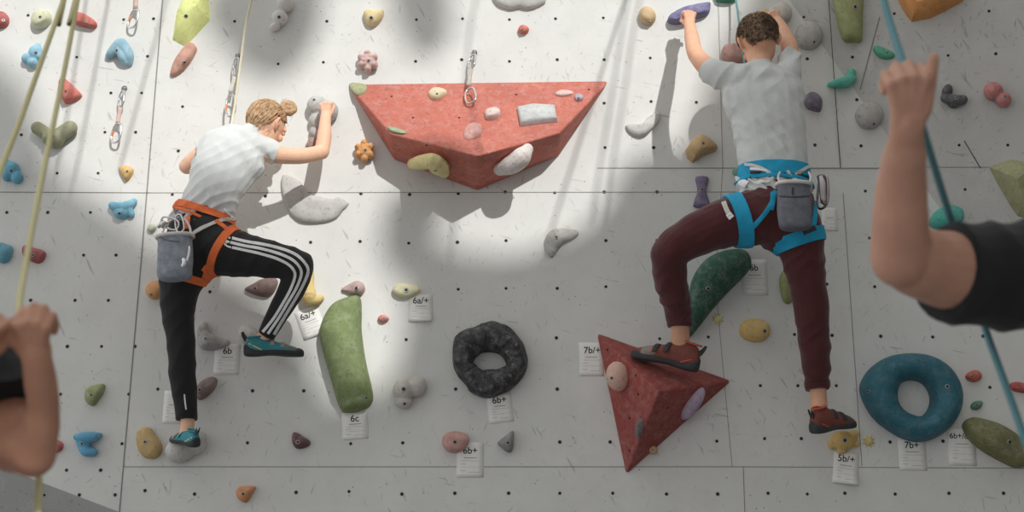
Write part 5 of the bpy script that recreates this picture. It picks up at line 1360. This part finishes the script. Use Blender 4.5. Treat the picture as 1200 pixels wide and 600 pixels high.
# left: right forearm raised
shL = Cp(-62, 415, 2.32); pelL = V((shL.x - .20, shL.y - .02, .92))
legsL = [leg_chain((pelL.x - .09, pelL.y, .88), (pelL.x - .12, pelL.y + .05, .50), (pelL.x - .13, pelL.y, .0)), leg_chain((pelL.x + .09, pelL.y, .88), (pelL.x + .12, pelL.y + .04, .50), (pelL.x + .12, pelL.y - .05, .0))]
chL, nkL = tors(shL, -1, pelL); hcL = nkL + V((0, .03, .15))
blL, shLo = belayer(SKL,
    [[(-70,415,2.32,52),(-30,450,2.31,48),(-4,488,2.28,43),(18,514,2.24,40),(34,528,2.21,30)],
     [(38,532,2.2,28),(47,505,2.18,22),(51,478,2.17,18.5),(48,450,2.16,19),(44,425,2.15,18,15),(42,414,2.15,17,14)],
     [(-190,430,2.34,50),(-170,540,2.25,38),(-130,560,2.05,32)],[(-130,560,2.05,32),(-75,480,2.08,25),(-28,418,2.12,18)]],
    [(Cp(41,415,2.15), Cp(38,380,2.14), Cp(20,380,2.14) - Cp(60,386,2.14), -FW, .92, dict(dirs=[(.45, -.7), (-.92, -.35), (-.55, .65)], thumb=[(.4, .75, -.2), (.9, .95, -.4), (1.25, .5, -.5)], spread=.0158)),
     (Cp(-28,418,2.12), Cp(-20,382,2.12), Cp(0,385,2.12) - Cp(-40,390,2.12), -FW, .92, dict(dirs=[(.35, -.92), (-.75, -.6), (-.9, .3)], thumb=[(.4, .6, -.4), (.8, .7, -.8), (1.1, .4, -1.0)], spread=.0175))],
    [[(*cpx(pelL + V((0, 0, .05))), 120, 78), (*cpx((pelL + chL) / 2), 112, 74), (*cpx(chL), 125, 78), (*cpx(nkL + V((0, 0, -.05))), 66, 52)],
     [(*cpx(chL + V((.02, 0, .06))), 72), (-66,408,2.32,66),(-40,430,2.31,64),(-16,458,2.28,58),(2,478,2.26,54),(14,492,2.24,52)],
     [(*cpx(chL + V((-.02, 0, .06))), 72), (*cpx(V((chL.x - .18, chL.y, chL.z + .05))), 58), (-175,490,2.30,50)]],
    dict(origin=cpx(pelL), skin=[[(*cpx(nkL + V((0, 0, -.1))), 44), (*cpx(nkL), 40), (*cpx(hcL + V((0, -.01, -.05))), 40)],
        [(*cpx(pelL), 90, 60), (*cpx(chL), 95, 60), (*cpx(nkL + V((0, 0, -.08))), 56, 40)],
        [(*cpx(V((chL.x - .15, chL.y, chL.z + .05))), 42), (-190,430,2.34,46)],
        [(*cpx(pelL), 80), (*cpx((legsL[0][1][0], legsL[0][1][1], .7)), 45), (*cpx(V(legsL[0][4][:3])), 26)], [(*cpx(pelL), 80), (*cpx((legsL[1][1][0], legsL[1][1][1], .7)), 45), (*cpx(V(legsL[1][4][:3])), 26)]],
        trousers=[[(pelL.x, pelL.y, 1.0, .15), (pelL.x, pelL.y, .89, .16)]] + legsL,
        feet=[((l[4][0], l[4][1] - .06, .005), (l[4][0], l[4][1] + .21, .005)) for l in legsL]),
    hcL, V((.1,.85,.45)), V((0,-.45,.9)), 1.0, None, 'belayer in a black t-shirt at the left edge, fists raised gripping olive ropes',
    [(Cp(7,484,2.25), Cp(20,505,2.22) - Cp(-20,450,2.29), .17)])
# ================================================================= ropes, quickdraws, cards
def rope_mat(name, a, b_, E, f=1.0):
    m = bpy.data.materials.new(name); t, b = nt(m); co = objco(t)
    w_ = t.nodes.new('ShaderNodeTexWave'); w_.inputs['Scale'].default_value = 90 * f; w_.inputs['Distortion'].default_value = 1.5; w_.wave_type = 'BANDS'; w_.bands_direction = 'DIAGONAL'
    t.links.new(co, w_.inputs['Vector'])
    t.links.new(mixc(t, w_.outputs[0], tuple(x / E for x in lin(a)), tuple(x / E for x in lin(b_))), b.inputs['Base Color']); b.inputs['Roughness'].default_value = .85; b.inputs['Specular IOR Level'].default_value = .2
    bump(t, b, w_.outputs[0], .5, .001); return m
def rope(label, pts, rad, mat, n=10, sub=6):
    g = G(); g.tube(pts, rad, n, sub); o = g.obj('climbing_rope', mat, V(pts[0])); lab(o, label, 'rope'); return o
OLIVE = rope_mat('olive_rope', (150, 146, 108), (176, 170, 132), .60)
def hang_rope(label, p0, p1, d, d2=None):
    """rope hanging from the roof, out of the picture above, whose shadow falls between two wall points"""
    d2 = d2 or d; a = W(*p0) - SUN * d; b = W(*p1) - SUN * d2; dirn = (a - b).normalized()
    return rope(label, [b, (a + b) / 2, a, V((a.x + .25, -2.0, 6.6))], .0060, OLIVE)
CREAM = rope_mat('cream_rope', (214, 206, 178), (236, 230, 206), .95)
TEALR = rope_mat('teal_rope', (48, 82, 88), (78, 110, 114), .52)
TEALB = rope_mat('teal_rope_bright', (72, 118, 122), (110, 150, 150), .60)
rope('olive rope crossing the top left corner, leftmost of the foreground ropes', [V((-1.9,-.3,6.1)), Cp(84,-40,3.55), Cp(76,-6,3.4), Cp(52,62,3.1), Cp(24,140,2.9), Cp(-4,214,2.7), Cp(-20,300,2.4), Cp(-9,372,2.16), Cp(-8,430,2.12), Cp(-30,640,2.05)], .0060, OLIVE)
rope('olive rope running from the top edge down into the left belayer\'s fist', [V((-1.75,-.3,6.1)), Cp(99,-40,3.55), Cp(92,-6,3.4), Cp(76,80,3.1), Cp(50,205,2.7), Cp(30,310,2.4), Cp(22,366,2.2), Cp(30,392,2.19), Cp(54,400,2.22), Cp(56,440,2.28), Cp(47,540,2.32), Cp(43,640,2.2)], .0058, OLIVE)
rope('cream rope running down through the quickdraw to the girl', [V((-1.2,-.25,6.1)), PL(302,-60,.14), PL(296,-8,.13), PL(288,30,.12), PL(281,80,.10), PL(276,118,.095), PL(273,136,.10), PL(271,148,.13), PL(270,160,.16), PL(262,185,.15), PL(256,225,.17), PL(250,255,.22)], .0060, CREAM)
rope('thin teal rope coming down to the boy\'s head from the top edge', [V((1.0,-.15,6.1)), PL(858,-60,.05), PL(861,-10,.05), PL(864,10,.07), PL(867,34,.10), PL(872,70,.14), PL(882,130,.20), PL(892,200,.26)], .0052, TEALB)
rope('teal rope held by the right belayer, running from the top edge to the lower right', [V((1.25,-.6,6.0)), Cp(975,-330,3.9), Cp(1012,-110,3.0), Cp(1034,-8,2.6), Cp(1046,36,2.45), Cp(1059,76,2.29), Cp(1068,105,2.25), Cp(1080,146,2.28), Cp(1098,205,2.36), Cp(1116,262,2.45), Cp(1138,330,2.52), Cp(1157,392,2.5), Cp(1178,450,2.42), Cp(1201,516,2.32), Cp(1230,610,2.2)], .0068, TEALR)
for o_, hc_, F_, U_, nm in ((blR, hcR, V((-.1,.85,.45)), V((0,-.45,.9)), (48, 40, 34)), (blL, hcL, V((.1,.85,.45)), V((0,-.45,.9)), (84, 64, 48))):
    hair_cap('hair', hc_, F_, U_, 1.06, hair_mat('short_hair', nm, tuple(x + 40 for x in nm), .6, 70), o_, keep_b, strands_b, r=(.098,.081,.093), seed=9)
tag(boxobj('ceiling_beam', (-3.4, -2.08, 6.6), (3.4, -1.92, 6.8), HALLM, 'long beam under the roof that the spare ropes hang from'))
def hanger(label, px, py):
    p, n = surf(px, py); g = G(); k = PXM
    g.tube([p, p + n * .012], .0075, 6, 1, caps='flat'); g.tube([p + n * .001, p + n * .005], .014, 16, 1, caps='flat')
    g.tube([p + n * .006 + RT * .004, p + n * .02 + RT * .004 - V((0,0,.012)), p + n * .03 + RT * .004 - V((0,0,.026)), p + n * .018 + RT * .004 - V((0,0,.036)), p + n * .004 + RT * .004 - V((0,0,.024))], .003, 8, 3, close=True)
    o = g.obj('bolt_hanger', STEEL, p.copy()); lab(o, label, 'bolt hanger', 'bolt hangers'); return p + n * .026 - V((0,0,.026))
ORG = flat_mat('orange_gate', (214, 116, 52), .4, E=.8); SLING = flat_mat('grey_sling', (186, 180, 170), .8, E=.8); SLINGP = flat_mat('pinkish_sling', (196, 168, 158), .8, E=.8)
def quickdraw(label, pts, slm, top=True, gate=ORG, s=1.0):
    """pts: photo pixels and distance of top link centre, sling top, sling bottom, bottom link centre"""
    a, b, c, d = [PL(*p) for p in pts]
    e = empty('quickdraw', a); lab(e, label, 'quickdraw', 'quickdraws')
    carabiner(a, b - a, V((.75,-.65,0)), .082 * s, .046, CHROME, 'carabiner', e, CHROME, .0048)
    g = G(); g.tube([b, (b + c) / 2, c], [(.0115, .004), (.0095, .004), (.0115, .004)], 8, 3, flat=YD, caps='flat'); g.obj('sling', slm, (b + c) / 2, e)
    carabiner(d, d - c, V((.9,-.4,0)), .098 * s, .058, CHROME, 'carabiner', e, gate, .0052)
hanger('small steel bolt hanger above the quickdraw left of the girl', 146, 104)
quickdraw('quickdraw with an orange gate hanging freely left of the wall seam', [(142,116,.035),(141,126,.04),(138,144,.035),(136,156,.035)], SLINGP)
hanger('small steel bolt hanger just above the top edge of the picture, left side', 165, -46)
quickdraw('quickdraw cut off by the top edge above the blue three-armed hold', [(163,-34,.035),(161,-24,.04),(159,10,.035),(156,22,.035)], SLINGP)
hanger('small steel bolt hanger above the girl\'s rope quickdraw', 279, 66)
quickdraw('quickdraw carrying the cream rope above the girl', [(276,78,.04),(275,90,.045),(270,108,.05),(270,124,.06)], SLING, s=1.15)
hanger('small steel bolt hanger above the big red volume', 556, 62)
quickdraw('empty quickdraw lying over the top edge of the big red volume', [(553,72,.035),(552,80,.045),(549,100,.075),(551,112,.105)], SLING)
PAPER = flat_mat('white_card', (214, 213, 208), .6, E=.78, var=.03)
INK = flat_mat('black_print', (38, 38, 40), .7, E=.6); INKL = flat_mat('grey_print', (120, 120, 120), .8, E=.6); SLEEVE = flat_mat('clear_sleeve_edge', (200, 200, 198), .3, E=.8)
def card(label, px, py, w_, h_, ang, text, dist=.0012, curl=0, ts=1.0, tx=0):
    p, n = surf(px, py); u = (RT - n * RT.dot(n)).normalized(); v = n.cross(u); v = v if v.z > 0 else -v
    a = math.radians(ang); U_, V_ = u * math.cos(a) + v * math.sin(a), v * math.cos(a) - u * math.sin(a)
    k = PXM; W2, H2 = w_ * k / 2, h_ * k / 2 * 1.03; c = p + n * dist
    f = lambda x, y, o=0: c + U_ * x + V_ * y + n * (o + curl * (max(0, -y / H2 + .2)) ** 2 * (.6 + .4 * x / W2))
    N_ = 8; vs = []; fs = []
    for j in range(N_ + 1):
        for i in range(5): vs.append(f(-W2 + 2 * W2 * i / 4, H2 - 2 * H2 * j / N_, .0006))
    m = len(vs); vs += [q - n * .0012 for q in vs]
    for j in range(N_):
        for i in range(4):
            q = j * 5 + i; fs.append((q, q + 1, q + 6, q + 5)); fs.append((m + q, m + q + 5, m + q + 6, m + q + 1))
    for i in range(4): fs.append((i, m + i, m + i + 1, i + 1)); q = N_ * 5 + i; fs.append((q, q + 1, m + q + 1, m + q))
    for j in range(N_): q = j * 5; fs.append((q, q + 5, m + q + 5, m + q)); q += 4; fs.append((q, m + q, m + q + 5, q + 5))
    o = mesh_obj('grade_card', vs, fs, PAPER, c); lab(o, label, 'grade card', 'grade cards pinned under the holds')
    cu = bpy.data.curves.new('t', 'FONT'); cu.body = text; cu.size = 1.0; cu.align_x = 'CENTER'; cu.align_y = 'CENTER'; cu.extrude = .0
    cu.offset = .012; to = bpy.data.objects.new('t', cu); COL.objects.link(to); bpy.context.view_layer.update()
    me = bpy.data.meshes.new_from_object(to.evaluated_get(bpy.context.evaluated_depsgraph_get())); bpy.data.objects.remove(to)
    sz = 10.5 * k * ts
    tv = [f(q.co.x * sz + tx * k, q.co.y * sz + H2 * .52, .0012) for q in me.vertices]
    if text: mesh_obj('grade_text', tv, [tuple(q.vertices) for q in me.polygons], INK, c.copy(), o, smooth=False)
    for (x0, x1, y, th, m_) in [(-.45, .5, .12, .45, INK), (-.75, .75, -.06, .25, INKL), (-.75, -.3, -.24, .35, INKL), (-.75, .8, -.40, .22, INKL), (-.75, -.3, -.62, .35, INKL), (-.1, .7, -.70, .3, INKL)]:
        g = G(); y0 = y * H2; t2 = th * k / 2
        g.add([f(x0 * W2, y0 - t2, .0011), f(x1 * W2, y0 - t2, .0011), f(x1 * W2, y0 + t2, .0011), f(x0 * W2, y0 + t2, .0011)], [(0, 1, 2, 3)])
        g.obj('printed_line', m_, c.copy(), o, smooth=False)
    g = G(); q = f(0, H2 * .92, .001); return o
card('grade card reading 6b under the grey crescent hold by the girl', 266, 421, 29, 35, 0, '6b')
card('tilted grade card reading 6a/+ left of the green slug hold', 364, 378, 28, 34, 22, '6a/+', curl=.008)
card('sunlit grade card reading 6a/+ under the cream oval hold', 493, 361, 27, 32, 0, '6a/+', curl=.012)
card('grade card reading 6c under the tip of the green slug hold', 416, 499, 29, 30, 4, '6c')
card('grade card reading 6b+ right under the black ring hold', 586, 478, 28, 33, 6, '6b+')
card('grade card reading 6b+ beside the pink grooved hold near the bottom', 551, 539, 30, 38, 0, '6b+')
card('grade card reading 7b/+ tucked behind the pyramid volume', 693, 421, 28, 38, 0, '7b/+', tx=1)
card('grade card reading 6b between the boy\'s legs', 884, 325, 30, 42, 0, '6b')
card('grade card reading 5b/+ with a curled corner under the boy\'s standing foot', 991, 548, 28, 36, -8, '5b/+', curl=.018)
card('grade card reading 7b+ under the blue ring hold', 1069, 532, 31, 36, -1, '7b+')
card('grade card reading 6b+/c beside the long olive hold', 1127, 523, 31, 42, -2, '6b+/c', ts=.85, tx=-3)
card('grade card half hidden behind the girl\'s straight calf', 203, 477, 22, 36, -1, '')
card('small grade card behind the boy\'s right hip', 972, 257, 18, 28, -2, '')

hang_rope('spare rope hanging above the frame whose shadow falls over the left panel', (197,-10), (140,200), 1.7, 1.5)
hang_rope('spare rope hanging above the frame whose shadow runs down the middle', (560,-10), (526,330), 2.3, 2.5)
hang_rope('first of two spare ropes shading the wall right of the big volume', (738,-10), (692,260), 2.0, 2.2)
hang_rope('second of two spare ropes shading the wall right of the big volume', (752,-10), (706,262), 2.1, 2.3)
